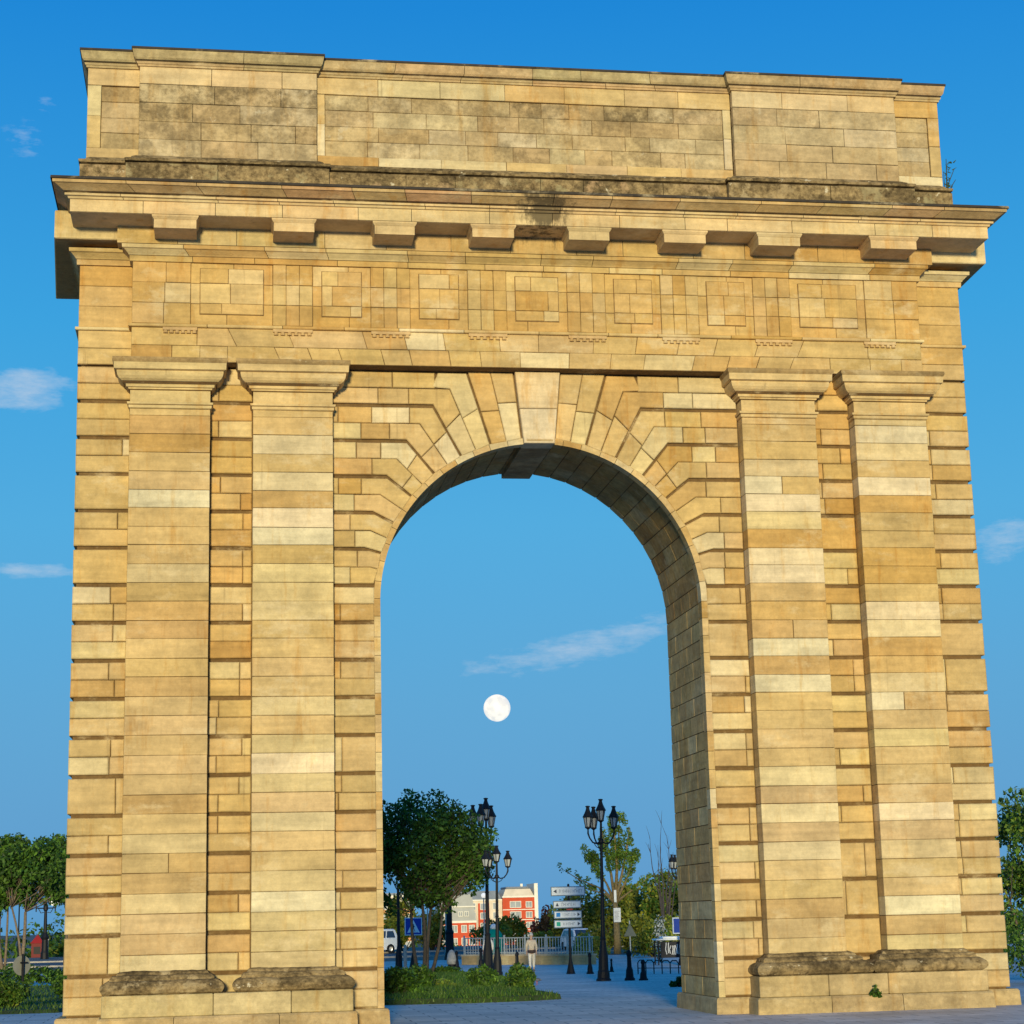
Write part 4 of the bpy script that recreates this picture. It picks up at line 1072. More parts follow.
# direction sign: pole with four panels
ds = empty('direction_sign', 'direction sign with four white panels stacked on one dark pole', 'sign', None, (8.92, 48.1, gz(48.1)))
mb = MB(); mb.lathe([(.20, 0), (.17, .08), (.12, .30), (.07, .55), (.055, .7), (.05, 3.62), (.02, 3.66)], 10); mb.build('pole', IRON, ds)
for i, (x0, x1, z0, z1) in enumerate([(-.76, .68, 3.16, 3.55), (-.68, .50, 2.66, 2.97), (-.66, .52, 2.24, 2.56), (-.66, .52, 1.86, 2.19)]):
    mb = MB(); mb.box(x0, x1, -.10, -.05, z0, z1, (.16, .22, .27, 0), ch=.008); mb.box(x0 + .035, x1 - .035, -.106, -.098, z0 + .04, z1 - .04, (.70, .72, .70, 0))
    pn_ = mb.build('panel', PAINT, ds)
    mk = MB(); zc = (z0 + z1) / 2; ink = (.05, .06, .08, 0)
    # arrow heads, symbols and the unreadable lettering as short strokes
    if i == 0: mk.add([(x0 + .10, -.108, zc), (x0 + .24, -.108, zc - .08), (x0 + .24, -.108, zc + .08)], [(0, 1, 2)], ink); a, b = x0 + .36, x1 - .12
    elif i == 1: mk.add([(x0 + .10, -.108, zc - .07), (x0 + .24, -.108, zc - .07), (x0 + .17, -.108, zc + .08)], [(0, 1, 2)], ink); a, b = x0 + .36, x1 - .22
    else:
        sq = (.02, .22, .55, 0) if i == 2 else (.02, .35, .24, 0)
        mk.add([(x0 + .10, -.108, zc - .085), (x0 + .27, -.108, zc - .085), (x0 + .27, -.108, zc + .085), (x0 + .10, -.108, zc + .085)], [(0, 1, 2, 3)], sq)
        mk.add([(x1 - .08, -.108, zc), (x1 - .19, -.108, zc + .08), (x1 - .19, -.108, zc - .08)], [(0, 1, 2)], ink); a, b = x0 + .38, x1 - .30
    x = a
    while x < b:
        w = rnd.uniform(.025, .06); h = .055 + rnd.choice((0, 0, .02)); q = .012
        kind = rnd.randrange(3)
        mk.add([(x, -.108, zc - h), (x + q, -.108, zc - h), (x + q, -.108, zc + h), (x, -.108, zc + h)], [(0, 1, 2, 3)], (.16, .18, .22, 0))
        if kind: mk.add([(x + q, -.108, zc + (h - .018 if kind == 1 else -.01)), (x + w, -.108, zc + (h - .018 if kind == 1 else -.01)), (x + w, -.108, zc + (h if kind == 1 else .01)), (x + q, -.108, zc + (h if kind == 1 else .01))], [(0, 1, 2, 3)], (.16, .18, .22, 0))
        x += w + .022
    mk.build('lettering', PAINT, pn_)
mb = MB(); mb.box(-.12, .14, -.10, -.06, 2.585, 2.635, (.5, .06, .04, 0)); mb.build('red_plate', PAINT, ds)
# pedestrian crossing sign
cs = empty('crossing_sign', 'square blue pedestrian crossing sign with a white triangle on a flared dark post', 'sign', None, (4.95, 73.9, gz(73.9)))
mb = MB(); mb.lathe([(.26, 0), (.22, .12), (.13, .55), (.075, .8), (.05, 1.0), (.05, 2.62)], 10); mb.build('post', IRON, cs)
mb = MB(); mb.box(-.47, .47, -.11, -.06, 1.72, 2.66, (.62, .66, .70, 0), ch=.01); mb.box(-.42, .42, -.116, -.108, 1.77, 2.61, (.012, .05, .32, 0)); bd = mb.build('board', PAINT, cs)
mb = MB(); mb.add([(-.34, -.119, 1.86), (.34, -.119, 1.86), (0, -.119, 2.53)], [(0, 1, 2)], (.72, .74, .76, 0)); mb.build('triangle', PAINT, bd)
mb = MB(); ink = (.01, .012, .03, 0); yk = -.122
def strip(p, q, w): 
    d = Vector((q[0] - p[0], q[1] - p[1])).normalized(); nx, nz = -d.y * w, d.x * w
    mb.add([(p[0] - nx, yk, p[1] - nz), (q[0] - nx, yk, q[1] - nz), (q[0] + nx, yk, q[1] + nz), (p[0] + nx, yk, p[1] + nz)], [(3, 2, 1, 0)], ink)
mb.add([(.03 * math.cos(t * .785), yk, 2.30 + .03 * math.sin(t * .785)) for t in range(8)], [tuple(range(8))], ink)
for p, q, w in (((0, 2.26), (.0, 2.10), .026), ((0, 2.10), (-.08, 1.93), .018), ((0, 2.10), (.08, 1.93), .018), ((0, 2.23), (-.09, 2.13), .014), ((0, 2.23), (.09, 2.15), .014)): strip(p, q, w)
for k in range(4): strip((-.2 + k * .12, 1.885), (-.14 + k * .12, 1.885), .012)
mb.build('walking_figure', PAINT, bd)
tsg = empty('triangular_sign', 'triangular sign seen from its grey back among the bushes', 'sign', None, (17.15, 75, gz(75)))
mb = MB(); mb.tube([(0, 0, 0), (0, 0, 2.2)], .035, 8); mb.build('post', GREY_RAIL, tsg)
mb = MB(); mb.add([(-.36, -.06, 1.35), (.36, -.06, 1.35), (0, -.06, 2.05), (-.36, -.04, 1.35), (.36, -.04, 1.35), (0, -.04, 2.05)], [(0, 1, 2), (5, 4, 3), (0, 3, 4, 1), (1, 4, 5, 2), (2, 5, 3, 0)], (.11, .125, .10, 0)); mb.build('plate', PAINT, tsg)
bsn = empty('square_sign', 'blue square sign with pale edge just showing past the stone jamb', 'sign', None, (15.25, 55, gz(55)))
mb = MB(); mb.tube([(0, 0, 0), (0, 0, 2.25)], .04, 8); mb.build('post', IRON, bsn)
mb = MB(); mb.box(-.36, .36, -.1, -.05, 1.55, 2.28, (.60, .64, .68, 0), ch=.01); mb.box(-.31, .31, -.106, -.098, 1.60, 2.23, (.012, .05, .30, 0)); mb.build('board', PAINT, bsn)
nb = empty('notice_board', 'white notice board fixed low on the pollard trunk', 'notice', 'notices on the pollard trunk', (20.68, 95.62, -.94))
mb = MB(); mb.box(-.24, .24, -.06, -.02, 2.05, 2.98, (.72, .72, .68, 0), ch=.012)
bdn = mb.build('board', PAINT, nb); mb = MB()
for k in range(7): mb.box(-.18, -.18 + rnd.uniform(.15, .36), -.066, -.061, 2.75 - k * .085, 2.78 - k * .085, (.25, .25, .27, 0))
mb.build('lettering', PAINT, bdn)
mb = MB(); mb.box(-.22, .22, -.02, .02, 2.15, 2.2); mb.box(-.22, .22, -.02, .02, 2.8, 2.85); mb.build('bracket', IRON, nb)
nb = empty('notice_board', 'narrow white strip fixed high on the pollard trunk', 'notice', 'notices on the pollard trunk', (20.6, 95.68, -.94))
mb = MB(); mb.box(-.085, .085, -.05, -.02, 3.35, 4.15, (.72, .72, .68, 0), ch=.01); mb.build('board', PAINT, nb); mb = MB(); mb.box(-.08, .08, -.02, .02, 3.5, 3.55); mb.build('bracket', IRON, nb)

# parapet with railing
def pr(x, y, z): return (x, y, z)
pw = empty('parapet_wall', 'low pale stone wall carrying the grey railing beyond the paving', 'wall', None, (0, 0, 0)); mb = MB()
WA, WB = Vector((8.2, 78.0, -.94)), Vector((14.2, 70.5, -.94)); dv = (WB - WA); Lw = dv.length; dv.normalize(); nv = Vector((-dv.y, dv.x, 0))
def wbox(mb, s0, s1, d0, d1, z0, z1, col=(1, 1, 1, 0)):
    vs = []
    for z in (z0, z1):
        for (s, d) in ((s0, d0), (s1, d0), (s1, d1), (s0, d1)):
            p = WA + dv * s + nv * d; vs.append((p.x, p.y, WA.z + z))
    mb.add(vs, [(0, 3, 2, 1), (4, 5, 6, 7), (0, 1, 5, 4), (1, 2, 6, 5), (2, 3, 7, 6), (3, 0, 4, 7)], col)
x = 0
while x < Lw - .01:
    x2 = min(Lw, x + 1.2); wbox(mb, x + .006, x2 - .006, -.2, .2, 0, .47, (*[c * .9 for c in tint(0)[:3]], .15)); x = x2
mb.build('wall_body', STONE, pw); mb = MB(); wbox(mb, -.03, Lw + .03, -.25, .25, .471, .56, (.50, .40, .25, .1)); mb.build('coping', STONE, pw)
rl = empty('railing', 'grey metal railing of thin uprights on the low stone wall', 'railing'); mb = MB()
wbox(mb, 0, Lw, -.025, .025, 1.42, 1.47); wbox(mb, 0, Lw, -.02, .02, .64, .68); mb.build('rail', GREY_RAIL, rl); mb = MB()
k = .1
while k < Lw: wbox(mb, k, k + .035, -.015, .015, .56, 1.42); k += .20
mb.build('uprights', GREY_RAIL, rl)
k = .0
while k < Lw: 
    mb = MB(); wbox(mb, k, k + .07, -.035, .035, .56, 1.60); mb.build('post', GREY_RAIL, rl); k += 1.55
# low hoop railing by the jamb
hr = empty('hoop_railing', 'low black hoop railing between the bollard pair and the stone jamb', 'railing', None, (10.4, 41.8, gz(41.8))); mb = MB()
for k in range(8):
    x0, y0 = k * .2, -k * .5
    mb.tube([(x0, y0, -.05), (x0, y0, .42), (x0 + .05, y0 - .12, .52), (x0 + .15, y0 - .38, .52), (x0 + .2, y0 - .5, .42), (x0 + .2, y0 - .5, -.05)], .022, 6)
mb.tube([(0, 0, .22), (1.6, -4.0, .22 + .06)], .016, 6); mb.build('hoops', IRON, hr)
# white roofed stand
st = empty('stand', 'low dark stand with flat white roof and white scribbled board by the jamb', 'stand', None, (17.2, 66, gz(66)))
mb = MB(); mb.box(-.72, .8, -.5, .5, 1.22, 1.30, ch=.03); mb.box(-.35, .7, -.4, .4, 1.302, 1.40, ch=.03); mb.build('roof', WHITE, st)
mb = MB(); mb.box(-.45, .75, -.36, -.30, .35, 1.15, (.015, .016, .02, 0), ch=.01); bd = mb.build('board', PAINT, st)
mb = MB()
for k in range(9):
    x0 = -.15 + k * .09; mb.tube([(x0, -.367, .48 + rnd.uniform(0, .1)), (x0 + rnd.uniform(-.06, .1), -.367, .75), (x0 + rnd.uniform(-.05, .06), -.367, 1.0 + rnd.uniform(-.12, .1))], .022, 4, (.7, .7, .68, 0))
mb.build('white_strokes', PAINT, bd)
for x in (-.6, .7):
    for y in (-.4, .4): mb = MB(); mb.box(x - .03, x + .03, y - .03, y + .03, -.02, 1.219); mb.build('leg', IRON, st)
# bottle bank
bb = empty('bottle_bank', 'green domed recycling bin with a white cap behind the tree stems', 'bin', None, (13.55, 104, gz(104))); mb = MB()
mb.lathe([(.55, 0), (.62, .2), (.66, .9), (.60, 1.4), (.35, 1.7), (.2, 1.76)], 14, col=(.0, .30, .19, 0)); mb.build('body', PAINT, bb, smooth=True)
mb = MB(); mb.lathe([(.22, 1.75), (.26, 1.85), (.2, 2.05), (.05, 2.12)], 12); mb.build('cap', WHITE, bb, smooth=True)
mb = MB(); mb.lathe([(.12, 0), (.12, .03)], 12, (0, 0, 0)); q = mb.build('mouth', RUBBER, bb, loc=(-.2, -.64, 1.1)); q.rotation_euler.x = R(90)
# red kiosk and stone posts far to the left
kk_ = empty('kiosk', 'tiny red kiosk with a pointed roof beyond the side lawn', 'kiosk', None, (-21.7, 150, -.94)); mb = MB()
mb.box(-.5, .5, -.5, .5, 0, 1.25, (.13, .012, .01, 0)); mb.build('body', PAINT, kk_); mb = MB(); mb.lathe([(.85, 1.251), (.05, 2.0)], 4, rot=R(45), col=(.26, .018, .016, 0)); mb.build('roof', PAINT, kk_)
mb = MB(); mb.box(-.3, .3, -.52, -.505, .3, .95, (.015, .015, .015, 0)); mb.build('hatch', PAINT, kk_)
for (x, lab) in ((-20.8, 'pale stone post next to the red kiosk'), (-18.9, 'pale stone post close to the arch flank')):
    o = empty('stone_post', lab, 'post', 'pale stone posts', (x, 148, -.94)); mb = MB(); mb.box(-.22, .22, -.22, .22, 0, 1.5, ch=.02); mb.build('shaft', LIMEKERB, o); mb = MB(); mb.lathe([(.38, 1.501), (.38, 1.6), (.05, 1.8)], 4, rot=R(45)); mb.build('cap', LIMEKERB, o)

# ------------------------------------------------------------------ vehicles
def car_proto():
    o = empty('parked_car')
    L, Wd = 4.3, 1.78; hl, hw = L / 2, Wd / 2
    prof = [(-hl, .42), (-hl + .05, .72), (-hl + .35, .90), (-hl + 1.0, .98), (hl - .18, 1.02), (hl - .03, .85), (hl, .45), (hl - .1, .24), (-hl + .15, .22)]
    def extr(mb, prof, w0, w1, col, inset=.06):
        n = len(prof); vs = []
        cx = sum(p[0] for p in prof) / n; cz = sum(p[1] for p in prof) / n
        for (w, k) in ((-w0, 1 - inset), (-w0 + .08, 1), (w0 - .08, 1), (w0, 1 - inset)):
            for x, z in prof: vs.append((cx + (x - cx) * k, w, cz + (z - cz) * k))
        fs = [tuple(range(n)), tuple(range(4 * n - 1, 3 * n - 1, -1))]
        for r in range(3):
            for i in range(n): fs.append((r * n + i, r * n + n + i, r * n + n + (i + 1) % n, r * n + (i + 1) % n))
        mb.add(vs, fs, col)
    mb = MB(); wc = (.74, .74, .72, 0); extr(mb, prof, hw, hw, wc)
    # cabin: tapering towards the roof
    bt_ = [(-hl + .95, .96), (hl - .12, .99)]; tp = [(-hl + 1.75, 1.60), (hl - .38, 1.60)]
    vs = [(bt_[0][0], -hw + .06, .96), (bt_[1][0], -hw + .06, .98), (bt_[1][0], hw - .06, .98), (bt_[0][0], hw - .06, .96), (tp[0][0], -hw + .22, 1.58), (tp[1][0], -hw + .22, 1.56), (tp[1][0], hw - .22, 1.56), (tp[0][0], hw - .22, 1.58),
          (tp[0][0] + .15, -hw + .34, 1.65), (tp[1][0] - .15, -hw + .34, 1.64), (tp[1][0] - .15, hw - .34, 1.64), (tp[0][0] + .15, hw - .34, 1.65)]
    mb.add(vs, [(0, 1, 5, 4), (1, 2, 6, 5), (2, 3, 7, 6), (3, 0, 4, 7), (4, 5, 9, 8), (5, 6, 10, 9), (6, 7, 11, 10), (7, 4, 8, 11), (8, 9, 10, 11)], wc)
    mb.build('body', PAINT, o)
    def lerp4(a, b, c, d, u, v): return Vector(a).lerp(Vector(b), u).lerp(Vector(d).lerp(Vector(c), u), v)
    def pane(name, quad, u0, u1, v0, v1, out):
        mb = MB(); q = [lerp4(*quad, u, v) + Vector(out) for u, v in ((u0, v0), (u1, v0), (u1, v1), (u0, v1))]; q2 = [p - Vector(out) * 2 for p in q]
        mb.add([tuple(p) for p in q + q2], [(0, 1, 2, 3), (0, 4, 5, 1), (1, 5, 6, 2), (2, 6, 7, 3), (3, 7, 4, 0)]); mb.build(name, DGLASS, o)
    for s, q, out in ((-1, (vs[0], vs[1], vs[5], vs[4]), (0, -.012, .004)), (1, (vs[2], vs[3], vs[7], vs[6]), (0, .012, .004))):
        a = (.10, .40, .43, .68, .71, .93)
        if s > 0: a = (.07, .29, .32, .57, .60, .90)
        for k in range(3): pane('side_window', q, a[2 * k], a[2 * k + 1], .12, .90, out)
    pane('rear_window', (vs[1], vs[2], vs[6], vs[5]), .1, .9, .15, .9, (.012, 0, .004)); pane('windscreen', (vs[3], vs[0], vs[4], vs[7]), .06, .94, .06, .94, (-.008, 0, .01))
    for x in (-hl + .85, hl - .75):
        for s in (-1, 1):
            mb = MB(); mb.lathe([(.22, -.10), (.30, -.11), (.325, -.06), (.325, .06), (.30, .11), (.22, .10)], 20); w = mb.build('wheel', RUBBER, o, loc=(x, s * (hw - .10), .325)); w.rotation_euler.x = R(90)
            mb = MB(); mb.lathe([(.165, -.118), (.16, -.126), (.06, -.112), (.05, -.12), (.01, -.12)] if s > 0 else [(.01, .12), (.05, .12), (.06, .112), (.16, .126), (.165, .118)], 14); mb.build('rim', CHROME, w)
    for s in (-1, 1):
        mb = MB(); mb.box(hl - .10, hl + .012, s * (hw - .2) - .10, s * (hw - .2) + .10, .62, .86, (.35, .01, .01, 0), ch=.02); mb.build('tail_lamp', PAINT, o)
        mb = MB(); mb.box(-hl + .02, -hl + .25, s * (hw - .3) - .18, s * (hw - .3) + .18, .66, .80, (.7, .7, .68, 0), ch=.03); mb.build('headlight', PAINT, o)
    mb = MB(); mb.box(hl - .05, hl + .03, -hw + .1, hw - .1, .30, .46, (.05, .05, .05, 0), ch=.02); mb.build('bumper', PAINT, o)
    return o
car = car_proto(); car.location = (6.35, 121.5, -.935); car.scale = (1, 1, 1.13)
tag(car, 'white car on the road with its rear showing past the pier edge', 'car', 'white cars')
c2 = copy_tree(car); c2.location = (21.7, 115, -.935); c2.rotation_euler.z = R(100); c2.scale = (1, 1, .95); tag(c2, 'white car whose roof shows behind the direction sign pole', 'car', 'white cars')
# ------------------------------------------------------------------ people and pigeons
def skin(name, chain, mat, parent, tintc=(1, 1, 1), sub=2):
    """chain: (vertices with radii, edges), grown into one continuous surface"""
    vs, es = chain; me = bpy.data.meshes.new(name); me.from_pydata([v[:3] for v in vs], es, [])
    o = bpy.data.objects.new(name, me); COL.objects.link(o)
    sk = o.modifiers.new('Skin', 'SKIN'); sk.use_smooth_shade = True
    for i, v in enumerate(vs): me.skin_vertices[0].data[i].radius = (v[3], v[4] if len(v) > 4 else v[3])
    me.skin_vertices[0].data[0].use_root = True
    ss = o.modifiers.new('Sub', 'SUBSURF'); ss.levels = ss.render_levels = sub
    bpy.context.view_layer.update(); dg = bpy.context.evaluated_depsgraph_get()
    m2 = bpy.data.meshes.new_from_object(o.evaluated_get(dg)); o.modifiers.clear(); o.data = m2
    m2.materials.clear(); m2.materials.append(mat)
    if 'tint' in m2.color_attributes: m2.color_attributes.remove(m2.color_attributes['tint'])
    at = m2.color_attributes.new('tint', 'FLOAT_COLOR', 'CORNER'); at.data.foreach_set('color', list((*tintc, 0)) * len(m2.loops))
    o.parent = parent; return o
def person(loc, rz, label, jacket, trousers, belt, stride=1.0):
    o = empty('person', label, 'person', None, loc, rz); s = stride
    V = [(0, 0, .96, .135, .10), (0, .02, 1.16, .125, .09), (0, .05, 1.36, .15, .10), (0, .065, 1.47, .07, .06), (0, .085, 1.54, .052), (0, .11, 1.60, .075, .085), (0, .12, 1.68, .078, .092), (0, .115, 1.74, .05, .06)]
    E_ = [(0, 1), (1, 2), (2, 3), (3, 4), (4, 5), (5, 6), (6, 7)]
    hands = []
    for k, sg in ((0, -1), (1, 1)):
        b = len(V); ph = sg * s
        V += [(sg * .17, .055, 1.41, .062), (sg * .23, .03 - .06 * ph, 1.15, .046), (sg * .225, .10 - .12 * ph, .92, .032), (sg * .222, .115 - .13 * ph, .85, .035, .018)]
        E_ += [(2, b), (b, b + 1), (b + 1, b + 2), (b + 2, b + 3)]; hands.append(V[-1])
        b = len(V)
        V += [(sg * .09, .0, .90, .095), (sg * .095, .11 * ph + .02, .50, .058), (sg * .095, .22 * ph - .06, .12, .040), (sg * .10, .22 * ph + .02, .04, .04, .03), (sg * .105, .22 * ph + .13, .03, .035, .022)]
        E_ += [(0, b), (b, b + 1), (b + 1, b + 2), (b + 2, b + 3), (b + 3, b + 4)]
    body = skin('body', (V, E_), SKIN, o)
    # fingers, nose and ears joined into the body surface's own mesh are too small to see at this range but are there
    mb = MB()
    for h in hands:
        for q in range(4): mb.tube([(h[0] - .02 + q * .013, h[1] + .005 * q, h[2] - .01), (h[0] - .022 + q * .014, h[1] + .012, h[2] - .055), (h[0] - .02 + q * .013, h[1] + .03, h[2] - (.085, .095, .09, .075)[q])], [.009, .0085, .006], 6)
        mb.tube([(h[0] - .03 * (1 if h[0] > 0 else -1), h[1] + .01, h[2] + .02), (h[0] - .04 * (1 if h[0] > 0 else -1), h[1] + .035, h[2] - .02)], [.010, .007], 6)
    mb.tube([(0, .20, 1.665), (0, .225, 1.645), (0, .205, 1.635)], [.008, .014, .008], 6)
    for sg in (-1, 1): mb.tube([(sg * .078, .10, 1.67), (sg * .088, .09, 1.655), (sg * .08, .10, 1.63)], [.012, .016, .01], 6)
    mb.build('hands_and_ears', SKIN, body)
    J = [(0, 0, .90, .165, .125), (0, .02, 1.12, .16, .115), (0, .05, 1.34, .18, .125), (0, .06, 1.46, .10, .085)]; JE = [(0, 1), (1, 2), (2, 3)]
    for sg in (-1, 1):
        b = len(J); ph = sg * s; J += [(sg * .18, .055, 1.40, .085), (sg * .235, .03 - .06 * ph, 1.15, .066), (sg * .23, .095 - .115 * ph, .94, .05)]; JE += [(2, b), (b, b + 1), (b + 1, b + 2)]
    skin('jacket', (J, JE), CLOTH, o, jacket)
    mb = MB(); mb.lathe([(.15, .83), (.185, .85), (.19, .93), (.175, .985)], 16, col=(*belt, 0), sx=1.0, sy=.85); mb.build('belt_band', CLOTH, o, smooth=True)
    Tt = [(0, 0, .90, .15, .115)]; TE = []
    for sg in (-1, 1):
        b = len(Tt); ph = sg * s; Tt += [(sg * .09, .0, .80, .105), (sg * .095, .11 * ph + .02, .50, .078), (sg * .095, .21 * ph - .05, .14, .062)]; TE += [(0, b), (b, b + 1), (b + 1, b + 2)]
        mb = MB(); mb.box(sg * .10 - .045, sg * .10 + .045, .22 * ph - .10, .22 * ph + .17, -.002, .075, (.10, .09, .08, 0), ch=.02); mb.build('shoe', PAINT, o)
    skin('trousers', (Tt, TE), CLOTH, o, trousers)
    mb = MB(); mb.lathe([(.086, 1.66), (.094, 1.70), (.085, 1.755), (.05, 1.79), (.01, 1.80)], 12, (0, .105, 0), (.42, .40, .37, 0), sx=1, sy=1.12); mb.build('hair', CLOTH, o, smooth=True)
    return o
person((9.47, 61.7, -.935), R(-6), 'person in pale beige jacket and light trousers walking away across the paving', (.48, .40, .29), (.60, .54, .44), (.05, .035, .03))
person((8.15, 67.4, -.935), R(12), 'person in pale clothes half hidden behind the paired lamp posts', (.55, .52, .46), (.50, .48, .42), (.45, .42, .38), .4)
pg = None
for (x, y, rz, lab) in ((3.68, 24.5, 40, 'grey pigeon standing nearest on the paving past the lawn tip'), (6.37, 42.3, -60, 'grey pigeon pecking farther back towards the direction sign')):
    if pg is None:
        pg = empty('pigeon')
        pr_ = [(0, -.17, .13, .012, .006), (0, -.09, .135, .045, .03), (0, .0, .14, .058, .055), (0, .07, .165, .042, .045), (0, .105, .205, .025), (0, .13, .235, .026), (0, .155, .238, .012), (0, .175, .232, .004)]
        skin('body', (pr_, [(i, i + 1) for i in range(7)]), CLOTH, pg, (.07, .08, .10))
        for s in (-1, 1):
            mb = MB(); mb.tube([(s * .022, .01, .10), (s * .022, -.005, .05), (s * .022, .0, .004)], [.012, .006, .005], 5, (.3, .08, .06, 0)); mb.tube([(s * .022, .0, .004), (s * .024, .035, .003)], .004, 4, (.3, .08, .06, 0)); mb.build('leg', PAINT, pg)
            mb = MB(); mb.lathe([(.01, -.12), (.035, -.05), (.042, .02), (.02, .07)], 8, (0, 0, 0), (.11, .12, .14, 0), sx=.35); w = mb.build('wing', CLOTH, pg, smooth=True, loc=(s * .052, -.01, .148)); w.rotation_euler.x = R(-85)
        o = pg
    else: o = copy_tree(pg)
    o.location = (x, y, gz(y) + .004); o.rotation_euler.z = R(rz); tag(o, lab, 'pigeon', 'pigeons on the paving')

# ------------------------------------------------------------------ buildings across the river
RED = plain('red_render', (.50, .075, .03), .85, 0, .12, .6); PALE = plain('pale_render', (.62, .53, .40), .85, 0, .12, .6); SLATE = plain('slate_roof', (.20, .22, .24), .6, 0, .15, .5)
GREYR = plain('grey_cladding', (.36, .36, .33), .8, 0, .12, .5); ORANGE = plain('orange_render', (.55, .26, .10), .85, 0, .12, .6); TRIM = plain('white_trim', (.70, .66, .56), .7, 0, .08, 1); PANE = plain('window_glass', (.30, .32, .32), .15, 0, .2, .5)
def window(par, x0, x1, z0, z1, y=0):
    mb = MB(); t = .12
    mb.box(x0 - t, x1 + t, y - .10, y + .05, z1, z1 + t); mb.box(x0 - t, x1 + t, y - .13, y + .05, z0 - t, z0); mb.box(x0 - t, x0, y - .10, y + .05, z0, z1); mb.box(x1, x1 + t, y - .10, y + .05, z0, z1)
    m_ = (x0 + x1) / 2; mb.box(m_ - .05, m_ + .05, y - .07, y + .04, z0, z1)
    f = mb.build('window', TRIM, par); mb = MB(); mb.box(x0, m_ - .051, y - .04, y + .02, z0, z1); mb.box(m_ + .051, x1, y - .04, y + .02, z0, z1); mb.build('pane', PANE, f)
def block(par, name, x0, x1, y0, y1, z0, z1, mat):
    mb = MB(); mb.box(x0, x1, y0, y1, z0, z1); return mb.build(name, mat, par)
ZB = -7.0
rbld = empty('apartment_building', 'red rendered apartment block with white window bays and a pale mansard top', 'building', None, (64.3, 450, ZB)); D = 12
block(rbld, 'wall', 0, 8.0, 0, D, 0, 13.2, RED); block(rbld, 'cornice', -.1, 8.1, -.25, D + .2, 13.2, 13.6, TRIM)
mb = MB(); mb.add([(.1, .0, 13.6), (7.9, 0, 13.6), (7.9, D, 13.6), (.1, D, 13.6), (.9, 1.0, 15.3), (7.1, 1.0, 15.3), (7.1, D - 1, 15.3), (.9, D - 1, 15.3)], [(4, 5, 6, 7), (0, 1, 5, 4), (1, 2, 6, 5), (2, 3, 7, 6), (3, 0, 4, 7)]); rf = mb.build('roof', PALE, rbld)
mb = MB(); mb.box(1.0, 7.0, 1.1, D - 1.1, 15.301, 15.9, ch=.25); mb.build('roof_top', SLATE, rf)
mb = MB(); mb.box(5.0, 5.6, 3, 3.6, 15.9, 16.6); mb.build('chimney', TRIM, rf)
for zf in (3.2, 5.7, 8.2, 10.7):
    block(rbld, 'string_course', -.02, 8.02, -.12, -.001, zf - .55, zf - .35, TRIM)
    window(rbld, 1.9, 4.5, zf + .1, zf + 1.5); window(rbld, 5.9, 7.3, zf + .1, zf + 1.4)
block(rbld, 'corner_pier', 8.001, 8.9, -.2, D, 0, 16.6, TRIM)
mbld = empty('apartment_building', 'cream apartment block joined to the near side of the red one', 'building', None, (53.0, 451, ZB))
block(mbld, 'wall', 0, 11.28, 0, D, 0, 12.6, PALE); block(mbld, 'cornice', -.1, 11.28, -.25, D, 12.6, 12.9, TRIM)
mb = MB(); mb.add([(0, 0, 12.9), (11.2, 0, 12.9), (11.2, D, 12.9), (0, D, 12.9), (1, 1.2, 15.0), (10.3, 1.2, 15.0), (10.3, D - 1, 15.0), (1, D - 1, 15.0)], [(4, 5, 6, 7), (0, 1, 5, 4), (1, 2, 6, 5), (2, 3, 7, 6), (3, 0, 4, 7)]); mb.build('roof', SLATE, mbld)
block(mbld, 'red_bay', 5.2, 8.0, -.3, -.001, 1, 12.0, RED)
for zf in (3.2, 5.7, 8.2, 10.5):
    for x in (1.0, 3.2, 9.0): window(mbld, x, x + 1.3, zf, zf + 1.5)
    window(mbld, 5.8, 7.4, zf, zf + 1.4, -.3)
gb = empty('apartment_building', 'grey clad building with a low red storey seen between the tree and the dark column', 'building', None, (45.0, 420, ZB))
block(gb, 'lower_wall', 0, 8.6, 0, D, 0, 7.4, RED); block(gb, 'band', -.1, 8.7, -.15, D, 7.4, 7.9, TRIM)
mb = MB(); mb.add([(0, 0, 7.9), (8.6, 0, 7.9), (8.6, D, 7.9), (0, D, 7.9), (.5, .8, 13.9), (7.8, .8, 13.9), (7.8, D - .8, 13.9), (.5, D - .8, 13.9)], [(4, 5, 6, 7), (0, 1, 5, 4), (1, 2, 6, 5), (2, 3, 7, 6), (3, 0, 4, 7)]); mb.build('upper_wall', GREYR, gb)
for x in (.8, 3.0, 5.2, 7.0): window(gb, x, x + 1.1, 5.3, 6.8); window(gb, x, x + 1.1, 2.4, 3.9)
for x in (1.2, 4.6, 6.0): window(gb, x, x + .8, 9.0, 9.9, .10)
block(gb, 'ledge', -.05, 8.5, .2, .6, 11.0, 11.25, TRIM)
ob = empty('apartment_building', 'pale and orange apartment block behind the van near the pier', 'building', None, (29.0, 400, ZB))
block(ob, 'wall', 0, 8.2, 0, D, 0, 13.0, ORANGE); block(ob, 'pale_bay', 3.0, 5.6, -.3, -.001, 0, 13.4, PALE); block(ob, 'cornice', -.1, 8.3, -.5, D, 13.4, 13.8, TRIM); block(ob, 'roof', .3, 7.9, .2, D, 13.8, 14.3, SLATE)
for zf in (2.0, 5.0, 8.0, 10.8):
    window(ob, .8, 2.2, zf, zf + 1.7); window(ob, 3.6, 5.0, zf, zf + 1.7, -.3); window(ob, 6.3, 7.6, zf, zf + 1.7)
hb = empty('house', 'small grey gabled house showing above the bushes beside the direction sign', 'building', None, (80.2, 420, ZB))
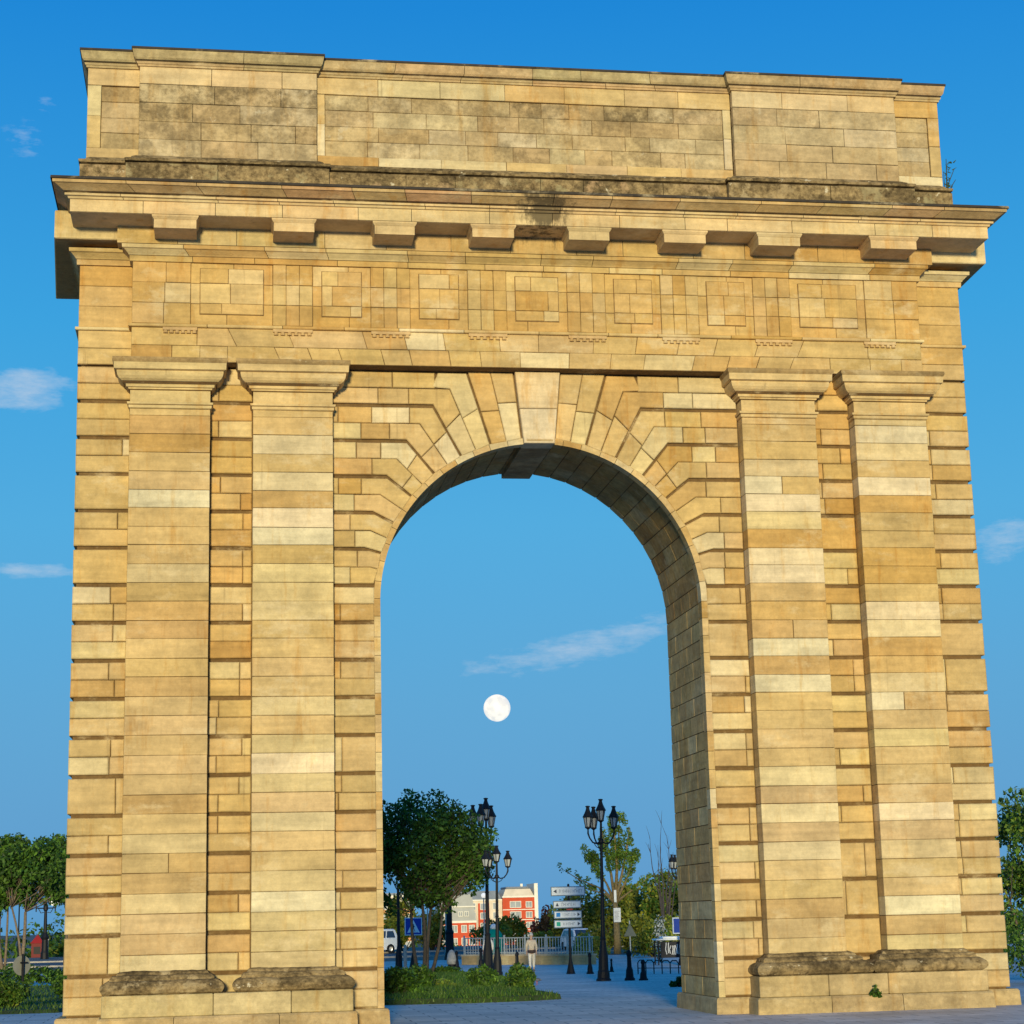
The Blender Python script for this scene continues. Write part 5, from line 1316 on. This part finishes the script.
mb = MB(); mb.add([(-1.7, 0, 0), (1.7, 0, 0), (1.7, 8, 0), (-1.7, 8, 0), (-1.7, 0, 8.3), (1.7, 0, 8.3), (1.7, 8, 8.3), (-1.7, 8, 8.3), (0, 0, 10.0), (0, 8, 10.0)], [(0, 1, 5, 8, 4), (1, 2, 6, 5), (2, 3, 7, 9, 6), (3, 0, 4, 7)]); mb.build('wall', GREYR, hb)
mb = MB()
for s in (-1, 1): mb.add([(0, -.3, 10.05), (0, 8.3, 10.05), (s * 2.0, 8.3, 8.05), (s * 2.0, -.3, 8.05), (0, -.3, 10.3), (0, 8.3, 10.3), (s * 2.0, 8.3, 8.3), (s * 2.0, -.3, 8.3)], [(0, 1, 2, 3), (7, 6, 5, 4), (0, 3, 7, 4), (1, 5, 6, 2), (3, 2, 6, 7)])
mb.build('roof', SLATE, hb); window(hb, -.6, .6, 7.2, 8.4)
# the full moon
MOON, ntm, bm_ = nodes('moon_face')
bm_.inputs['Base Color'].default_value = (.2, .19, .17, 1); 
nz = noise(ntm, objcoord(ntm, (.05, .05, .05)), 1.2, 4, .6)
ntm.links.new(mixc(ntm, maprange(ntm, nz, (.38), .56, 0, .7), (.92, .87, .76), (.55, .56, .58)), bm_.inputs['Emission Color']); bm_.inputs['Emission Strength'].default_value = 1.0
mb = MB(); Rm = 21.6
mb.lathe([(Rm * math.sin(math.pi * k / 24) + .001, -Rm * math.cos(math.pi * k / 24)) for k in range(25)], 48)
mo = mb.build('moon', MOON, smooth=True, loc=(431.2, 3000, 328.3)); tag(mo, 'full pale moon hanging in the blue sky inside the arch opening', 'moon')
# ------------------------------------------------------------------ world, sun, camera
SUN_EL, SUN_AZ = 5.2, -7.2            # azimuth: degrees to the right of straight behind the camera side
sd = Vector((math.sin(R(SUN_AZ)) * math.cos(R(SUN_EL)), -math.cos(R(SUN_AZ)) * math.cos(R(SUN_EL)), math.sin(R(SUN_EL))))
sl = bpy.data.lights.new('sun', 'SUN'); sl.energy = 4.5; sl.angle = R(5); sl.color = (1.0, .875, .55)
so_ = bpy.data.objects.new('sun', sl); COL.objects.link(so_)
so_.rotation_euler = sd.to_track_quat('Z', 'Y').to_euler(); so_.location = (40, -60, 40)

world = bpy.data.worlds.new('World'); scene.world = world; world.use_nodes = True
nt = world.node_tree; bg = nt.nodes['Background']; STR = .1
sky = N(nt, 'ShaderNodeTexSky'); sky.sky_type = 'NISHITA'; sky.sun_disc = False
sky.sun_elevation = R(SUN_EL); sky.sun_rotation = math.atan2(sd.x, sd.y)
tc = N(nt, 'ShaderNodeTexCoord'); sp = N(nt, 'ShaderNodeSeparateXYZ'); nt.links.new(tc.outputs['Generated'], sp.inputs[0])
ramp = N(nt, 'ShaderNodeValToRGB'); nt.links.new(sp.outputs[2], ramp.inputs[0])
stops = [(0.0, (.105, .35, .66)), (.035, (.09, .35, .68)), (.11, (.09, .385, .715)), (.20, (.07, .42, .785)), (.30, (.032, .375, .79)), (.45, (.002, .25, .73)), (1.0, (.01, .13, .5))]
el = ramp.color_ramp.elements
el[0].position = stops[0][0]; el[0].color = (*stops[0][1], 1); el[1].position = 1; el[1].color = (*stops[-1][1], 1)
for p, c in stops[1:-1]:
    e = el.new(p); e.color = (*c, 1)
g10 = mixc(nt, 1.0, ramp.outputs[0], (1 / STR, 1 / STR, 1 / STR), 'MULTIPLY')
skyc = mixc(nt, .90, sky.outputs[0], g10)
# thin wisps of cloud, each at its own bearing and height
az = math_(nt, 'ARCTAN2', sp.outputs[0], sp.outputs[1]); ele = math_(nt, 'ARCSINE', sp.outputs[2])
cmb = N(nt, 'ShaderNodeCombineXYZ'); nt.links.new(math_(nt, 'MULTIPLY', az, 22), cmb.inputs[0]); nt.links.new(math_(nt, 'MULTIPLY', ele, 110), cmb.inputs[1])
cn = noise(nt, cmb.outputs[0], 1.0, 8, .62)
cmb2 = N(nt, 'ShaderNodeCombineXYZ'); nt.links.new(math_(nt, 'MULTIPLY', az, 80), cmb2.inputs[0]); nt.links.new(math_(nt, 'MULTIPLY', ele, 240), cmb2.inputs[1])
cn2 = noise(nt, cmb2.outputs[0], 1.0, 6, .65)
f_px = 1913.4
CLOUDS = [(-5.764, 15.439, 1.857, 0.899, 0.05, 1.0), (-6.219, 22.558, 1.198, 0.839, 0.1, 0.55), (-5.561, 23.613, 0.599, 0.479, 0, 0.6), (-4.634, 22.946, 0.899, 0.599, 0.2, 0.2), (-5.615, 10.219, 2.097, 0.359, 0.0, 0.8), (23.456, 10.379, 1.498, 0.899, 0.1, 0.8), (10.131, 7.702, 4.193, 0.719, 0.16, 0.85), (12.408, 8.229, 2.246, 0.659, 0.25, 0.8), (7.697, 6.632, 2.097, 0.599, 0.1, 0.12), (22.841, 9.84, 1.198, 0.419, 0.1, 0.3)]
tot = None
for (a0, e0, wa, we, sh_, k) in CLOUDS:
    da = math_(nt, 'SUBTRACT', az, R(a0)); de = math_(nt, 'SUBTRACT', math_(nt, 'SUBTRACT', ele, R(e0)), math_(nt, 'MULTIPLY', da, sh_))
    q = math_(nt, 'ADD', math_(nt, 'POWER', math_(nt, 'DIVIDE', da, R(wa)), 2), math_(nt, 'POWER', math_(nt, 'DIVIDE', de, R(we)), 2))
    mk = math_(nt, 'MULTIPLY', maprange(nt, q, 0, 1, 1, 0), k)
    tot = mk if tot is None else math_(nt, 'MAXIMUM', tot, mk)
cnn = math_(nt, 'ADD', math_(nt, 'MULTIPLY', cn, .5), math_(nt, 'MULTIPLY', cn2, .5))
dens = math_(nt, 'MULTIPLY', maprange(nt, math_(nt, 'ADD', cnn, math_(nt, 'MULTIPLY', tot, .42)), .68, 1.02, 0, 1), maprange(nt, tot, 0, .5, 0, .7))
skyc = mixc(nt, dens, skyc, (.50 / STR, .62 / STR, .76 / STR))
nt.links.new(skyc, bg.inputs['Color']); bg.inputs['Strength'].default_value = STR

S = .63 / .7205
cam_d = bpy.data.cameras.new('camera'); cam_d.sensor_width = 36; cam_d.lens = f_px * 36 / 1024; cam_d.clip_end = 8000; cam_d.clip_start = .1
cam = bpy.data.objects.new('camera', cam_d); COL.objects.link(cam); scene.camera = cam
yaw, pit, rol = .1534, .2081, -.0247
F = Vector((math.sin(yaw) * math.cos(pit), math.cos(yaw) * math.cos(pit), math.sin(pit))); r_ = Vector((math.cos(yaw), -math.sin(yaw), 0)); u_ = r_.cross(F)
rr_ = r_ * math.cos(rol) + u_ * math.sin(rol); uu_ = -r_ * math.sin(rol) + u_ * math.cos(rol)
cam.matrix_world = Matrix(((rr_.x, uu_.x, -F.x, -5.4238), (rr_.y, uu_.y, -F.y, -31.8536), (rr_.z, uu_.z, -F.z, 1.6718), (0, 0, 0, 1)))
scene.view_settings.view_transform = 'Standard'; scene.view_settings.look = 'None'; scene.view_settings.exposure = 0; scene.view_settings.gamma = 1
scene.cycles.max_bounces = 6; scene.cycles.transparent_max_bounces = 8
